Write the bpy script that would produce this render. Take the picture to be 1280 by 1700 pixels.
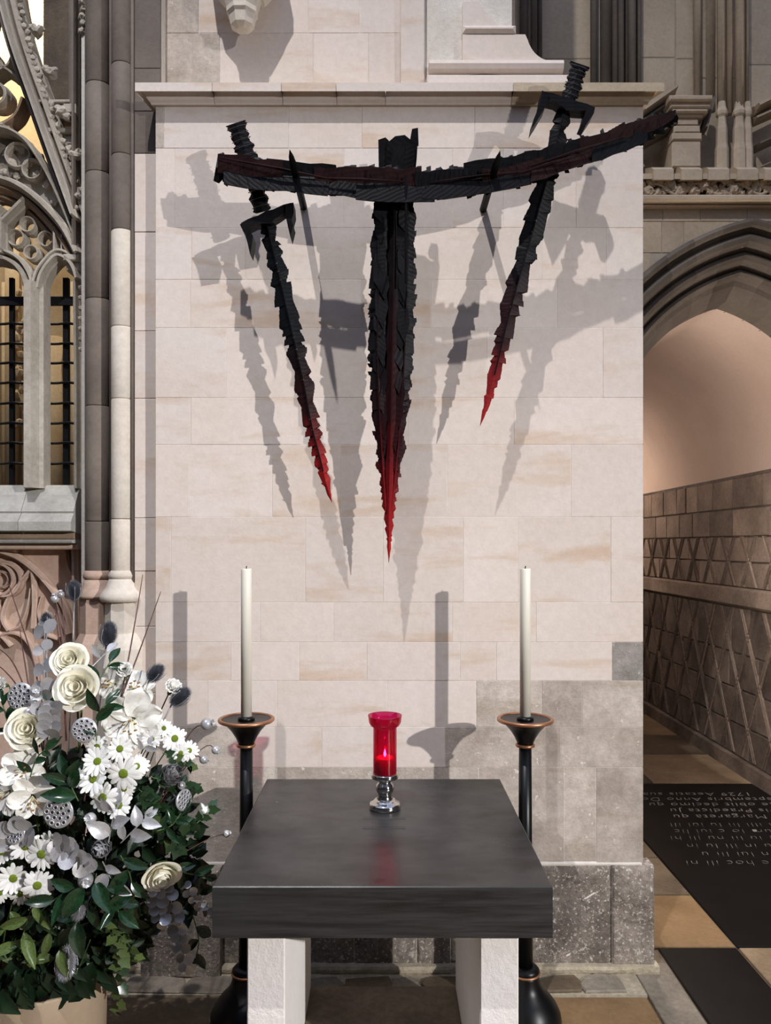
import bpy, math, random
from mathutils import Vector, Matrix, noise as mnoise

for o in list(bpy.data.objects):
    bpy.data.objects.remove(o, do_unlink=True)
scene = bpy.context.scene
COL = scene.collection
PI = math.pi

# ------------------------------------------------------------------ camera, world, lights, exposure
F, U0, V0, EYE = 1280.0, 640.0, 905.0, 1.6      # focal length in px, vanishing point, eye height
cam_d = bpy.data.cameras.new('camera')
cam_d.sensor_fit = 'VERTICAL'; cam_d.sensor_height = 36.0
cam_d.lens = F / 1700.0 * 36.0
cam_d.shift_y = (V0 - 850.0) / 1700.0
cam_d.clip_start = 0.05
cam = bpy.data.objects.new('camera', cam_d); COL.objects.link(cam)
cam.location = (0, 0, EYE); cam.rotation_euler = (PI / 2, 0, 0)
scene.camera = cam

world = bpy.data.worlds.new('world'); scene.world = world
world.use_nodes = True
bg = world.node_tree.nodes['Background']
bg.inputs['Color'].default_value = (0.78, 0.92, 1.32, 1)
bg.inputs['Strength'].default_value = 0.58

def lamp(name, loc, power, color, radius, target=None, spot=None, blend=0.3):
    d = bpy.data.lights.new(name, 'SPOT' if spot else 'POINT')
    d.energy = power; d.color = color; d.shadow_soft_size = radius
    o = bpy.data.objects.new(name, d); COL.objects.link(o); o.location = loc
    if spot:
        d.spot_size = math.radians(spot); d.spot_blend = blend
        o.rotation_euler = (Vector(target) - Vector(loc)).to_track_quat('-Z', 'Y').to_euler()
    return o
lamp('floodlight_from_the_side', (6.1, -3.9, 3.7), 2650, (1.0, 0.98, 0.975), 0.06, (-1.7, 2.6, 0.25), 47, 1.0)
lamp('spotlight_high_up', (-1.35, -0.95, 8.9), 1500, (1.0, 0.98, 0.975), 0.05, (0.1, 2.2, 0.4), 80, 1.0)
lamp('chapel_lamp', (-2.45, 4.9, 5.5), 150, (1.0, 0.86, 0.66), 0.15)
lamp('passage_lamp', (1.45, 7.7, 2.2), 26, (1.0, 0.90, 0.82), 0.12)
lamp('passage_fill_light', (1.10, 3.92, 1.55), 62, (1.0, 0.90, 0.82), 0.10)  # unseen fill light added beside the pier to brighten the passage

vs = scene.view_settings
vs.view_transform = 'Standard'; vs.look = 'None'; vs.gamma = 1.0; vs.use_curve_mapping = False
vs.exposure = 0.15

# ------------------------------------------------------------------ helpers
def P(u, v, y):
    """point at depth y that lies on the sight line of photograph pixel (u, v)"""
    return Vector(((u - U0) / F * y, y, EYE - (v - V0) / F * y))
def X(u, y): return (u - U0) / F * y
def Z(v, y): return EYE - (v - V0) / F * y
def S(px, y): return px / F * y

ORG = {}
def tag(o, label=None, cat=None, group=None, kind=None):
    if label: o['label'] = label
    if cat: o['category'] = cat
    if group: o['group'] = group
    if kind: o['kind'] = kind
    return o
def thing(name, label, cat, loc=(0, 0, 0), group=None, kind=None):
    o = bpy.data.objects.new(name, None); COL.objects.link(o)
    o.location = loc; o.empty_display_size = 0.05
    ORG[o.name] = Vector(loc)
    return tag(o, label, cat, group, kind)
def mesh(name, verts, faces, mat, smooth=False):
    me = bpy.data.meshes.new(name)
    me.from_pydata([tuple(v) for v in verts], [], faces)
    if mat: me.materials.append(mat)
    if smooth:
        me.polygons.foreach_set('use_smooth', [True] * len(me.polygons))
    me.update()
    return me
def link(name, me, parent=None, M=None):
    o = bpy.data.objects.new(name, me); COL.objects.link(o)
    if parent is not None: o.parent = parent
    if M is not None: o.matrix_local = M
    return o
def mk(name, geo, mat, parent=None, smooth=False):
    """geo in world coordinates -> one mesh object whose origin is its parent's origin (or its own base)"""
    verts, faces = geo
    if parent is not None:
        org = ORG[parent.name]
    else:
        n = len(verts)
        org = Vector((sum(v[0] for v in verts) / n, sum(v[1] for v in verts) / n, min(v[2] for v in verts)))
    me = mesh(name, [Vector(v) - org for v in verts], faces, mat, smooth)
    o = link(name, me, parent)
    if parent is None: o.location = org
    ORG[o.name] = org
    return o

def box(x0, x1, y0, y1, z0, z1):
    v = [(x0, y0, z0), (x1, y0, z0), (x1, y1, z0), (x0, y1, z0), (x0, y0, z1), (x1, y0, z1), (x1, y1, z1), (x0, y1, z1)]
    f = [(0, 3, 2, 1), (4, 5, 6, 7), (0, 1, 5, 4), (1, 2, 6, 5), (2, 3, 7, 6), (3, 0, 4, 7)]
    return v, f
def cbox(x0, x1, y0, y1, z0, z1, c):
    """box with its front (-y) and its outer vertical/horizontal edges chamfered"""
    v = [(x0 + c, y0, z0 + c), (x1 - c, y0, z0 + c), (x1 - c, y0, z1 - c), (x0 + c, y0, z1 - c),
         (x0, y0 + c, z0), (x1, y0 + c, z0), (x1, y0 + c, z1), (x0, y0 + c, z1),
         (x0, y1, z0), (x1, y1, z0), (x1, y1, z1), (x0, y1, z1)]
    f = [(0, 1, 2, 3)]
    for a, b in ((0, 1), (1, 2), (2, 3), (3, 0)):
        f.append((a, a + 4, b + 4, b)); f.append((a + 4, a + 8, b + 8, b + 4))
    f.append((8, 11, 10, 9))
    return v, f
def tbox(x0, x1, y0, y1, z0, z1, c):
    """box with its top edges chamfered (floor slabs, table tops)"""
    v = [(x0 + c, y0 + c, z1), (x1 - c, y0 + c, z1), (x1 - c, y1 - c, z1), (x0 + c, y1 - c, z1),
         (x0, y0, z1 - c), (x1, y0, z1 - c), (x1, y1, z1 - c), (x0, y1, z1 - c),
         (x0, y0, z0), (x1, y0, z0), (x1, y1, z0), (x0, y1, z0)]
    f = [(0, 1, 2, 3)]
    for a, b in ((0, 1), (1, 2), (2, 3), (3, 0)):
        f.append((a, a + 4, b + 4, b)); f.append((a + 4, a + 8, b + 8, b + 4))
    f.append((8, 11, 10, 9))
    return v, f
def join(*geos):
    V, Fc = [], []
    for v, f in geos:
        k = len(V); V += list(v); Fc += [tuple(i + k for i in q) for q in f]
    return V, Fc
def lathe(prof, cx, cy, seg=40, rot=0.0, a0=0, a1=2 * PI):
    full = abs(a1 - a0 - 2 * PI) < 1e-6
    n = seg if full else seg + 1
    V, Fc = [], []
    for r, z in prof:
        for i in range(n):
            a = a0 + rot + (a1 - a0) * i / seg
            V.append((cx + r * math.cos(a), cy + r * math.sin(a), z))
    for j in range(len(prof) - 1):
        for i in range(seg):
            k = (i + 1) % n
            Fc.append((j * n + i, j * n + k, (j + 1) * n + k, (j + 1) * n + i))
    if full:
        Fc.append(tuple(range(n - 1, -1, -1)))
        Fc.append(tuple((len(prof) - 1) * n + i for i in range(n)))
    return V, Fc
def ring(R, r, cx, cy, cz, seg=40, s2=10):
    V, Fc = [], []
    for i in range(seg):
        a = 2 * PI * i / seg
        for j in range(s2):
            b = 2 * PI * j / s2
            rr = R + r * math.cos(b)
            V.append((cx + rr * math.cos(a), cy + rr * math.sin(a), cz + r * math.sin(b)))
    for i in range(seg):
        for j in range(s2):
            Fc.append((i * s2 + j, ((i + 1) % seg) * s2 + j, ((i + 1) % seg) * s2 + (j + 1) % s2, i * s2 + (j + 1) % s2))
    return V, Fc
def tube(pts, rad, seg=6):
    pts = [Vector(p) for p in pts]
    V, Fc = [], []
    n = len(pts)
    ref = Vector((0.3, 0.9, 0.2)).normalized()
    for i, p in enumerate(pts):
        t = (pts[min(i + 1, n - 1)] - pts[max(i - 1, 0)]).normalized()
        a = t.cross(ref)
        if a.length < 1e-3: a = t.cross(Vector((1, 0, 0)))
        a.normalize(); b = t.cross(a)
        r = rad[i] if isinstance(rad, (list, tuple)) else rad
        for k in range(seg):
            q = 2 * PI * k / seg
            V.append(p + a * (r * math.cos(q)) + b * (r * math.sin(q)))
    for i in range(n - 1):
        for k in range(seg):
            Fc.append((i * seg + k, i * seg + (k + 1) % seg, (i + 1) * seg + (k + 1) % seg, (i + 1) * seg + k))
    Fc.append(tuple(range(seg - 1, -1, -1))); Fc.append(tuple((n - 1) * seg + k for k in range(seg)))
    return V, Fc
def bez(p0, p1, p2, n=8):
    p0, p1, p2 = Vector(p0), Vector(p1), Vector(p2)
    return [p0 * (1 - t) ** 2 + p1 * (2 * t * (1 - t)) + p2 * t * t for t in [i / n for i in range(n + 1)]]
def smooth_path(pts, n=5):
    """Catmull-Rom through 2D or 3D points"""
    pts = [Vector(p) for p in pts]
    out = []
    for i in range(len(pts) - 1):
        p0 = pts[max(i - 1, 0)]; p1 = pts[i]; p2 = pts[i + 1]; p3 = pts[min(i + 2, len(pts) - 1)]
        for k in range(n):
            t = k / n
            out.append(0.5 * ((2 * p1) + (p2 - p0) * t + (2 * p0 - 5 * p1 + 4 * p2 - p3) * t * t + (3 * p1 - p0 - 3 * p2 + p3) * t ** 3))
    out.append(pts[-1])
    return out
def sweep(path, prof, closed=False):
    """path [(x, z)] in the wall plane, profile [(across, y)] open outline"""
    path = [Vector((p[0], p[1])) for p in path]
    n = len(path); m = len(prof)
    V, Fc = [], []
    for i in range(n):
        if closed: t = path[(i + 1) % n] - path[i - 1]
        else: t = path[min(i + 1, n - 1)] - path[max(i - 1, 0)]
        t.normalize(); nx, nz = -t.y, t.x
        for o, y in prof:
            V.append((path[i].x + nx * o, y, path[i].y + nz * o))
    for i in range(n if closed else n - 1):
        k = (i + 1) % n
        for j in range(m - 1):
            Fc.append((i * m + j, i * m + j + 1, k * m + j + 1, k * m + j))
    if not closed:
        Fc.append(tuple(range(m))); Fc.append(tuple((n - 1) * m + j for j in range(m - 1, -1, -1)))
    return V, Fc
def rib(pxpath, y, wpx, d, smoothn=0, closed=False):
    """a moulded stone bar: pixel path put at depth y, width wpx, standing proud by d metres"""
    pts = [(X(u, y), Z(v, y)) for u, v in pxpath]
    if smoothn: pts = smooth_path(pts, smoothn)
    w = S(wpx, y)
    prof = [(-w / 2, y + 0.02), (-w / 2, y - d * 0.45), (-w * 0.34, y - d * 0.55), (-w * 0.17, y - d), (w * 0.17, y - d), (w * 0.34, y - d * 0.55), (w / 2, y - d * 0.45), (w / 2, y + 0.02)]
    return sweep(pts, prof, closed)
def xprism(prof, x0, x1):
    """profile [(y, z)] closed polygon extruded along x"""
    n = len(prof)
    V = [(x0, y, z) for y, z in prof] + [(x1, y, z) for y, z in prof]
    Fc = [(i, (i + 1) % n, n + (i + 1) % n, n + i) for i in range(n)]
    Fc += [tuple(range(n - 1, -1, -1)), tuple(range(n, 2 * n))]
    return V, Fc
def plate(poly, y0, y1):
    """outline [(x, z)] given thickness along y"""
    n = len(poly)
    V = [(x, y0, z) for x, z in poly] + [(x, y1, z) for x, z in poly]
    Fc = [tuple(range(n)), tuple(range(2 * n - 1, n - 1, -1))] + [(i, n + i, n + (i + 1) % n, (i + 1) % n) for i in range(n)]
    return V, Fc
def lump(c, r, seed, sub=2, amp=0.45, sq=(1, 1, 1), freq=2.2):
    """knobbly carved boss"""
    import bmesh
    bm = bmesh.new(); bmesh.ops.create_icosphere(bm, subdivisions=sub, radius=1.0)
    V = []
    for v in bm.verts:
        q = v.co.normalized()
        k = 1 + amp * mnoise.noise(q * freq + Vector((seed * 3.1, seed * 1.7, seed)))
        V.append((c[0] + q.x * r * k * sq[0], c[1] + q.y * r * k * sq[1], c[2] + q.z * r * k * sq[2]))
    Fc = [tuple(v.index for v in f.verts) for f in bm.faces]
    bm.free()
    return V, Fc
def rough_face(x0, x1, z0, z1, yf, depth, nx, nz, amp, seed):
    V, Fc = [], []
    for j in range(nz + 1):
        for i in range(nx + 1):
            x = x0 + (x1 - x0) * i / nx; z = z0 + (z1 - z0) * j / nz
            e = min(i, nx - i, j, nz - j)
            k = 0.0 if e == 0 else (0.6 if e == 1 else 1.0)
            d = amp * (mnoise.noise(Vector((x * 9 + seed, z * 9, seed))) + 0.6 * mnoise.noise(Vector((x * 31, z * 31, seed * 2))))
            V.append((x, yf + (0.004 if e == 0 else 0) - k * d, z))
    w = nx + 1
    for j in range(nz):
        for i in range(nx):
            Fc.append((j * w + i, j * w + i + 1, (j + 1) * w + i + 1, (j + 1) * w + i))
    border = [i for i in range(w)] + [j * w + nx for j in range(1, nz + 1)] + [nz * w + i for i in range(nx - 1, -1, -1)] + [j * w for j in range(nz - 1, 0, -1)]
    k0 = len(V)
    for b in border: V.append((V[b][0], yf + depth, V[b][2]))
    n = len(border)
    for i in range(n):
        Fc.append((border[i], k0 + i, k0 + (i + 1) % n, border[(i + 1) % n]))
    return V, Fc

# ------------------------------------------------------------------ materials
def lin(c):
    return tuple(((x / 255) / 12.92 if x / 255 <= 0.04045 else ((x / 255 + 0.055) / 1.055) ** 2.4) for x in c)
def _n(nt, t, **kw):
    n = nt.nodes.new(t)
    for k, v in kw.items(): setattr(n, k, v)
    return n
def _mix(nt, fac, a, b, blend='MIX'):
    m = _n(nt, 'ShaderNodeMix', data_type='RGBA', blend_type=blend)
    for s, val in ((0, fac), (6, a), (7, b)):
        if hasattr(val, 'links'): nt.links.new(val, m.inputs[s])
        elif s == 0: m.inputs[0].default_value = val
        else: m.inputs[s].default_value = (*val[:3], 1)
    return m.outputs[2]
def _ramp(nt, src, lo, hi, a=0.0, b=1.0):
    r = _n(nt, 'ShaderNodeMapRange'); nt.links.new(src, r.inputs[0])
    r.inputs[1].default_value = lo; r.inputs[2].default_value = hi; r.inputs[3].default_value = a; r.inputs[4].default_value = b
    return r.outputs[0]
def _noise(nt, vec, scale, detail=5, rough=0.55, dist=0.0):
    n = _n(nt, 'ShaderNodeTexNoise'); n.inputs['Scale'].default_value = scale
    n.inputs['Detail'].default_value = detail; n.inputs['Roughness'].default_value = rough; n.inputs['Distortion'].default_value = dist
    nt.links.new(vec, n.inputs['Vector'])
    return n.outputs['Fac']
def new_mat(name):
    m = bpy.data.materials.new(name); m.use_nodes = True
    nt = m.node_tree
    return m, nt, nt.nodes['Principled BSDF']
def _scaled(nt, vec, s):
    mp = _n(nt, 'ShaderNodeMapping'); nt.links.new(vec, mp.inputs['Vector']); mp.inputs['Scale'].default_value = s
    return mp.outputs['Vector']
def stone(name, c1, c2, scale=1.6, rough=0.85, bump=0.25, per=0.16, stain=None, stain_amt=0.6, fine=0.14, chips=None, chip_lo=0.66, bscale=90, chip_scale=26):
    m, nt, b = new_mat(name)
    pos = _n(nt, 'ShaderNodeNewGeometry').outputs['Position']
    rnd = _n(nt, 'ShaderNodeObjectInfo').outputs['Random']
    off = _n(nt, 'ShaderNodeVectorMath', operation='ADD'); nt.links.new(pos, off.inputs[0])
    cmb = _n(nt, 'ShaderNodeCombineXYZ')
    mu = _n(nt, 'ShaderNodeMath', operation='MULTIPLY'); nt.links.new(rnd, mu.inputs[0]); mu.inputs[1].default_value = 17.0
    for i in range(3): nt.links.new(mu.outputs[0], cmb.inputs[i])
    nt.links.new(cmb.outputs[0], off.inputs[1])
    vec = off.outputs[0]
    c = _mix(nt, _ramp(nt, _noise(nt, vec, scale, 6, 0.6), 0.34, 0.66), lin(c1), lin(c2))
    if stain:
        s = _noise(nt, _scaled(nt, vec, (1.3, 1.3, 6.0)), 1.5, 4, 0.6, 0.3)
        c = _mix(nt, _ramp(nt, s, 0.54, 0.72, 0, stain_amt), c, lin(stain))
    f = _ramp(nt, _noise(nt, pos, 45, 6, 0.7), 0.3, 0.7, 1 - fine, 1 + fine * 0.5)
    c = _mix(nt, 1.0, c, f, 'MULTIPLY')
    if chips:
        s = _noise(nt, pos, chip_scale, 5, 0.75)
        c = _mix(nt, _ramp(nt, s, chip_lo, chip_lo + 0.05), c, lin(chips))
    r2 = _ramp(nt, rnd, 0, 1, 1 - per, 1 + per * 0.4)
    c = _mix(nt, 1.0, c, r2, 'MULTIPLY')
    nt.links.new(c, b.inputs['Base Color'])
    b.inputs['Roughness'].default_value = rough
    b.inputs['Specular IOR Level'].default_value = 0.25
    bp = _n(nt, 'ShaderNodeBump'); bp.inputs['Strength'].default_value = bump; bp.inputs['Distance'].default_value = 0.01
    nt.links.new(_noise(nt, pos, bscale, 6, 0.7), bp.inputs['Height'])
    nt.links.new(bp.outputs[0], b.inputs['Normal'])
    return m
def plain(name, c, rough=0.5, metal=0.0, var=0.0, scale=20, bump=0.0, spec=0.5, coat=0.0, c2=None, per=0.0, sub=0.0, bscale=None, aniso=None):
    m, nt, b = new_mat(name)
    tc = _n(nt, 'ShaderNodeTexCoord').outputs['Object']
    col = lin(c)
    src = None
    if var or c2:
        v = _scaled(nt, tc, aniso) if aniso else tc
        nz = _ramp(nt, _noise(nt, v, scale, 5, 0.6), 0.35, 0.65)
        src = _mix(nt, nz, col, lin(c2) if c2 else tuple(x * (1 - var) for x in col))
    if per:
        rnd = _n(nt, 'ShaderNodeObjectInfo').outputs['Random']
        src = _mix(nt, 1.0, src if src is not None else col, _ramp(nt, rnd, 0, 1, 1 - per, 1 + per), 'MULTIPLY')
    if src is not None: nt.links.new(src, b.inputs['Base Color'])
    else: b.inputs['Base Color'].default_value = (*col, 1)
    b.inputs['Roughness'].default_value = rough; b.inputs['Metallic'].default_value = metal
    b.inputs['Specular IOR Level'].default_value = spec; b.inputs['Coat Weight'].default_value = coat
    if sub:
        b.inputs['Subsurface Weight'].default_value = sub; b.inputs['Subsurface Radius'].default_value = (0.02, 0.015, 0.01)
        b.inputs['Subsurface Scale'].default_value = 0.5
    if bump:
        bp = _n(nt, 'ShaderNodeBump'); bp.inputs['Strength'].default_value = bump; bp.inputs['Distance'].default_value = 0.004
        nt.links.new(_noise(nt, tc, bscale or scale * 3, 5, 0.65), bp.inputs['Height'])
        nt.links.new(bp.outputs[0], b.inputs['Normal'])
    return m

ash = stone('ashlar_cream', (229, 217, 208), (221, 206, 193), 1.3, 0.9, 0.10, 0.07, stain=(204, 172, 140), stain_amt=0.62, fine=0.08)
ash_low = stone('ashlar_weathered', (216, 204, 192), (176, 163, 150), 4.5, 0.9, 0.35, 0.10, stain=(166, 146, 124), stain_amt=0.6, fine=0.22, chips=(236, 228, 216), chip_lo=0.63)
base_rough = stone('rough_grey_stone', (172, 160, 148), (122, 112, 103), 5.0, 0.92, 0.9, 0.1, fine=0.45, chips=(218, 208, 196), chip_lo=0.56, bscale=60, chip_scale=75)
dark_block = stone('dark_patch_stone', (178, 170, 161), (140, 134, 127), 6.0, 0.9, 0.5, 0.1, fine=0.25, chips=(225, 220, 210), chip_lo=0.62)
mortar = stone('lime_mortar', (232, 225, 215), (214, 206, 194), 4, 0.95, 0.3, 0.0)
mortar_brown = stone('old_mortar', (196, 184, 160), (165, 152, 130), 6, 0.95, 0.6, 0.1, fine=0.3)
brown = stone('brown_limestone', (206, 187, 162), (178, 160, 137), 1.6, 0.85, 0.2, 0.12, chips=(205, 196, 178), chip_lo=0.73)
brown_joint = stone('brown_joint', (186, 174, 156), (160, 148, 130), 3, 0.95, 0.2, 0.0)
arch_dark = stone('dark_arch_stone', (118, 108, 98), (90, 82, 74), 2.4, 0.75, 0.2, 0.14, chips=(190, 184, 176), chip_lo=0.72)
shaft_grey = stone('grey_brown_shaft', (134, 122, 111), (106, 96, 88), 2.5, 0.7, 0.15, 0.12, chips=(205, 198, 186), chip_lo=0.72)
shaft_cream = stone('cream_shaft', (230, 220, 206), (214, 202, 186), 2.0, 0.85, 0.1, 0.06)
screen = stone('screen_stone', (196, 187, 173), (164, 155, 142), 3.0, 0.85, 0.3, 0.08, fine=0.2)
screen_brown = stone('screen_brown', (170, 146, 122), (140, 118, 100), 3.0, 0.85, 0.3, 0.08)
sill_grey = stone('sill_grey', (192, 190, 182), (165, 162, 154), 5.0, 0.85, 0.3, 0.06)
pink = stone('pinkish_stone', (206, 180, 162), (180, 152, 134), 3.0, 0.85, 0.2, 0.06)
plaster = stone('vault_plaster', (216, 194, 178), (200, 178, 162), 1.2, 0.95, 0.15, 0.0, fine=0.06)
passage = stone('passage_stone', (168, 148, 132), (120, 104, 92), 2.5, 0.8, 0.4, 0.35, fine=0.3, chips=(190, 172, 150), chip_lo=0.70)
passage_low = stone('passage_dark_stone', (140, 124, 112), (92, 80, 72), 3.5, 0.7, 0.5, 0.35, fine=0.35, chips=(176, 160, 140), chip_lo=0.67)
chapel = stone('chapel_stone', (226, 208, 176), (194, 168, 128), 1.5, 0.9, 0.3, 0.1)
iron = plain('wrought_iron', (24, 23, 25), 0.55, 0.6, bump=0.3, scale=30)

# ------------------------------------------------------------------ floor
slab_tan = stone('tan_paving', (160, 138, 110), (126, 106, 84), 4, 0.45, 0.15, 0.12, fine=0.25)
slab_orange = stone('ochre_paving', (148, 120, 86), (118, 94, 66), 3, 0.4, 0.12, 0.1, fine=0.2)
slab_brown = stone('brown_paving', (120, 104, 84), (86, 74, 60), 4, 0.5, 0.2, 0.15, fine=0.3)
slab_grey = stone('grey_paving', (150, 140, 124), (112, 102, 90), 5, 0.6, 0.3, 0.1, fine=0.3)
slab_black = plain('black_ledger_stone', (17, 15, 14), 0.38, 0, scale=6, bump=0.05, c2=(10, 9, 9), spec=0.25)
floor_base = stone('floor_bed', (120, 106, 88), (88, 76, 62), 3, 0.8, 0.3, 0.0)
letter_mat = plain('cut_letters', (138, 132, 124), 0.8)

fl = mk('floor', box(-7, 7, -5, 11, -0.10, -0.012), floor_base)
tag(fl, 'paved stone floor of tan and black slabs around the stone pier', 'floor', kind='structure')
g = 0.005
def slab(x0, x1, y0, y1, m, name='paving_slab', z=0.0):
    return mk(name, tbox(x0 + g, x1 - g, y0 + g, y1 - g, -0.03, z, 0.003), m, fl)
ledger = slab(1.40, 2.47, 3.07, 5.18, slab_black, 'ledger_stone')
slab(0.96, 1.40, 3.07, 3.53, slab_orange); slab(0.96, 1.40, 3.53, 3.95, slab_brown); slab(0.96, 1.40, 3.95, 5.18, slab_brown)
slab(1.08, 1.40, 2.2, 3.07, slab_black); slab(1.40, 2.1, 2.2, 3.07, slab_tan); slab(2.1, 3.2, 2.2, 3.07, slab_brown)
slab(0.93, 1.08, 2.2, 2.96, slab_grey)
slab(0.30, 0.93, 2.2, 2.735, slab_orange); slab(-0.33, 0.30, 2.2, 2.735, slab_tan); slab(-1.0, -0.33, 2.2, 2.735, slab_brown); slab(-1.7, -1.0, 2.2, 2.735, slab_brown)
for i, (a, b) in enumerate(((-1.7, -0.9), (-0.9, -0.3), (-0.3, 0.3), (0.3, 0.9), (0.9, 1.5), (1.5, 2.4))):
    for j, (c, d) in enumerate(((0.2, 1.2), (1.2, 2.2))):
        slab(a, b, c, d, (slab_tan, slab_brown, slab_orange)[(i + j) % 3])
for i, (c, d) in enumerate(((5.18, 5.9), (5.9, 6.5), (6.5, 7.3), (7.3, 8.2))):
    slab(1.23, 1.80, c, d, (slab_brown, slab_tan, slab_black, slab_tan)[i]); slab(1.80, 2.47, c, d, (slab_tan, slab_brown, slab_tan, slab_brown)[i])
slab(2.47, 3.3, 3.07, 4.3, slab_brown)

rows = [(4.985, 2.36, '1729 Aetatis suae'), (4.885, 2.50, 'Septembris Anno Dom'), (4.785, 2.52, 'quae obiit decimo qu'), (4.68, 2.52, 'uxoris Praedicta Ju'),
        (4.575, 2.52, 'etiam Margareta qu'), (4.44, 2.42, 'im lui illi lii lu iui ill'), (4.34, 2.42, 'illi lc ium lo c iui lic'), (4.24, 2.40, 'ill lui le iu lii nu ili hi'),
        (4.13, 2.40, 'il lui il nu in ili lu in'), (4.02, 2.38, 'li iull hii in lui lii u'), (3.91, 2.36, 'iui ura e de hoc ili ni')]
for k, (yy, xx, tx) in enumerate(rows):
    cu = bpy.data.curves.new('inscription', 'FONT'); cu.body = tx; cu.size = 0.092 if k < 5 else 0.088
    cu.shear = 0.25; cu.offset = -0.0016 if k < 5 else -0.0028; cu.space_character = 1.12; cu.extrude = 0.0004; cu.resolution_u = 3
    cu.materials.append(letter_mat)
    o = link('inscription', cu, ledger)
    o.location = Vector((xx, yy, 0.0005)) - ORG[ledger.name]; o.rotation_euler = (0, 0, PI)

# ------------------------------------------------------------------ the rest of the transept, behind and beside the camera
transept = stone('transept_stone', (128, 124, 120), (100, 97, 94), 0.8, 0.9, 0.2, 0.0)
tw = thing('wall_transept', 'plain stone walls of the transept around the viewer', 'wall', (0, -5, 0), kind='structure')
mk('rear_wall', box(-6.9, 6.9, -5.0, -4.7, 0, 7.0), transept, tw)
mk('side_wall', box(-6.9, -6.6, -4.7, 5.0, 0, 7.0), transept, tw)
mk('side_wall', box(6.6, 6.9, -4.7, 5.0, 0, 7.0), transept, tw)
mk('end_wall', box(-6.6, X(-146, 3.2), 3.06, 3.6, 0, 7.0), transept, tw)
mk('end_wall', box(4.2, 6.6, 4.1, 4.4, 0, 7.0), transept, tw)

# ------------------------------------------------------------------ the pier (wall behind the table)
YW = 2.9
XL, XR = X(258, YW), X(1068, YW)
core = mk('wall_back', box(XL + 0.004, XR - 0.004, YW + 0.0011, 4.35, 0.0, Z(150, YW)), mortar)
tag(core, 'broad cream ashlar stone pier behind the black table', 'wall', kind='structure')
courses = [
 (177, 246, [272, 479, 601, 788, 975]), (246, 378, [290, 571, 751, 836, 956]), (378, 464, [318, 408, 477, 640, 900, 1006]),
 (464, 544, [316, 465, 600, 715, 925]), (544, 660, [376, 640, 808, 1001]), (660, 738, [317, 499, 677, 853]),
 (738, 858, [314, 452, 566, 743, 948]), (858, 1000, [284, 507, 636, 769, 860, 1014]), (1000, 1066, [267, 432, 554, 751, 890]),
 (1066, 1130, [383, 497, 609, 764, 824, 1016]), (1130, 1207, [345, 460, 643, 791, 900, 966]), (1207, 1274, [310, 402, 534, 739, 931]),
 (1274, 1432, [330, 460, 640, 795, 937, 990])]
rng = random.Random(4)
jt = 0.0008
for k, (va, vb, js) in enumerate(courses):
    us = [258] + js + [1068]
    for i in range(len(us) - 1):
        m = ash
        if k >= 12 or (k >= 10 and us[i] >= 780) or (k == 11 and (us[i] >= 700 or us[i + 1] < 420)): m = ash_low
        if k == 9 and us[i] == 1016: m = dark_block
        if k == 0 and i == 0: m = ash_low
        yf = YW + rng.uniform(-0.0006, 0.0008)
        mk('stone_block', cbox(X(us[i], YW) + jt, X(us[i + 1], YW) - jt, yf, YW + 0.06, Z(vb, YW) + jt, Z(va, YW) - jt, 0.0006), m, core)
# rough tooled base course and its footing
us = [236, 430, 588, 692, 748, 1016, 1076]
for i in range(len(us) - 1):
    x0, x1 = X(us[i], YW), X(us[i + 1], YW)
    last = i == len(us) - 2
    mk('rough_base_stone', rough_face(x0 + 0.0008, x1 - 0.0008 + (0.02 if last else 0), Z(1605, YW), Z(1436, YW), YW - (0.012 if last else 0.003), 0.08, 18, 18, 0.011 if last else 0.006, i * 7.3), base_rough, core, True)
mk('bedding_mortar', rough_face(X(258, YW), X(1066, YW), Z(1439, YW), Z(1430, YW), YW - 0.003, 0.03, 60, 2, 0.003, 3.3), mortar, core, True)
ft = mk('trim_1', rough_face(X(225, 2.88), X(1094, 2.88), 0.0, Z(1603, 2.88), 2.868, 0.05, 90, 3, 0.010, 9.1), mortar_brown)
tag(ft, 'crumbling pale mortar footing along the foot of the stone pier', 'footing', kind='structure')
r2 = random.Random(8)
xx = -1.1
mk('footing_bed', box(-1.1, 0.93, 2.737, 2.872, -0.03, 0.003), mortar_brown, ft)
while xx < 0.80:
    w = r2.uniform(0.12, 0.30)
    q = lambda: r2.uniform(-0.014, 0.014)
    poly = [(xx + q(), 2.745 + q() * 0.4), (xx + w * 0.5, 2.743 + q() * 0.4), (xx + w - 0.012 + q(), 2.747 + q() * 0.4), (xx + w - 0.006 + q(), 2.80 + q()), (xx + w - 0.02 + q(), 2.842 + q()), (xx + w * 0.45 + q(), 2.858 + q()), (xx + 0.01 + q(), 2.838 + q()), (xx - 0.004 + q(), 2.79 + q())]
    n = 8; cx_ = xx + w / 2; cy_ = 2.80; hz = r2.uniform(0.004, 0.014)
    V = [(x, y, -0.03) for x, y in poly] + [(x, y, hz - 0.004) for x, y in poly] + [(cx_ + (x - cx_) * 0.95, cy_ + (y - cy_) * 0.9, hz) for x, y in poly]
    Fc = [(q2, (q2 + 1) % n, n + (q2 + 1) % n, n + q2) for q2 in range(n)] + [(n + q2, n + (q2 + 1) % n, 2 * n + (q2 + 1) % n, 2 * n + q2) for q2 in range(n)] + [tuple(range(2 * n, 3 * n))]
    mk('footing_stone', (V, Fc), r2.choice([slab_grey, slab_tan, slab_brown, slab_grey]), ft)
    xx += w

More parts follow.
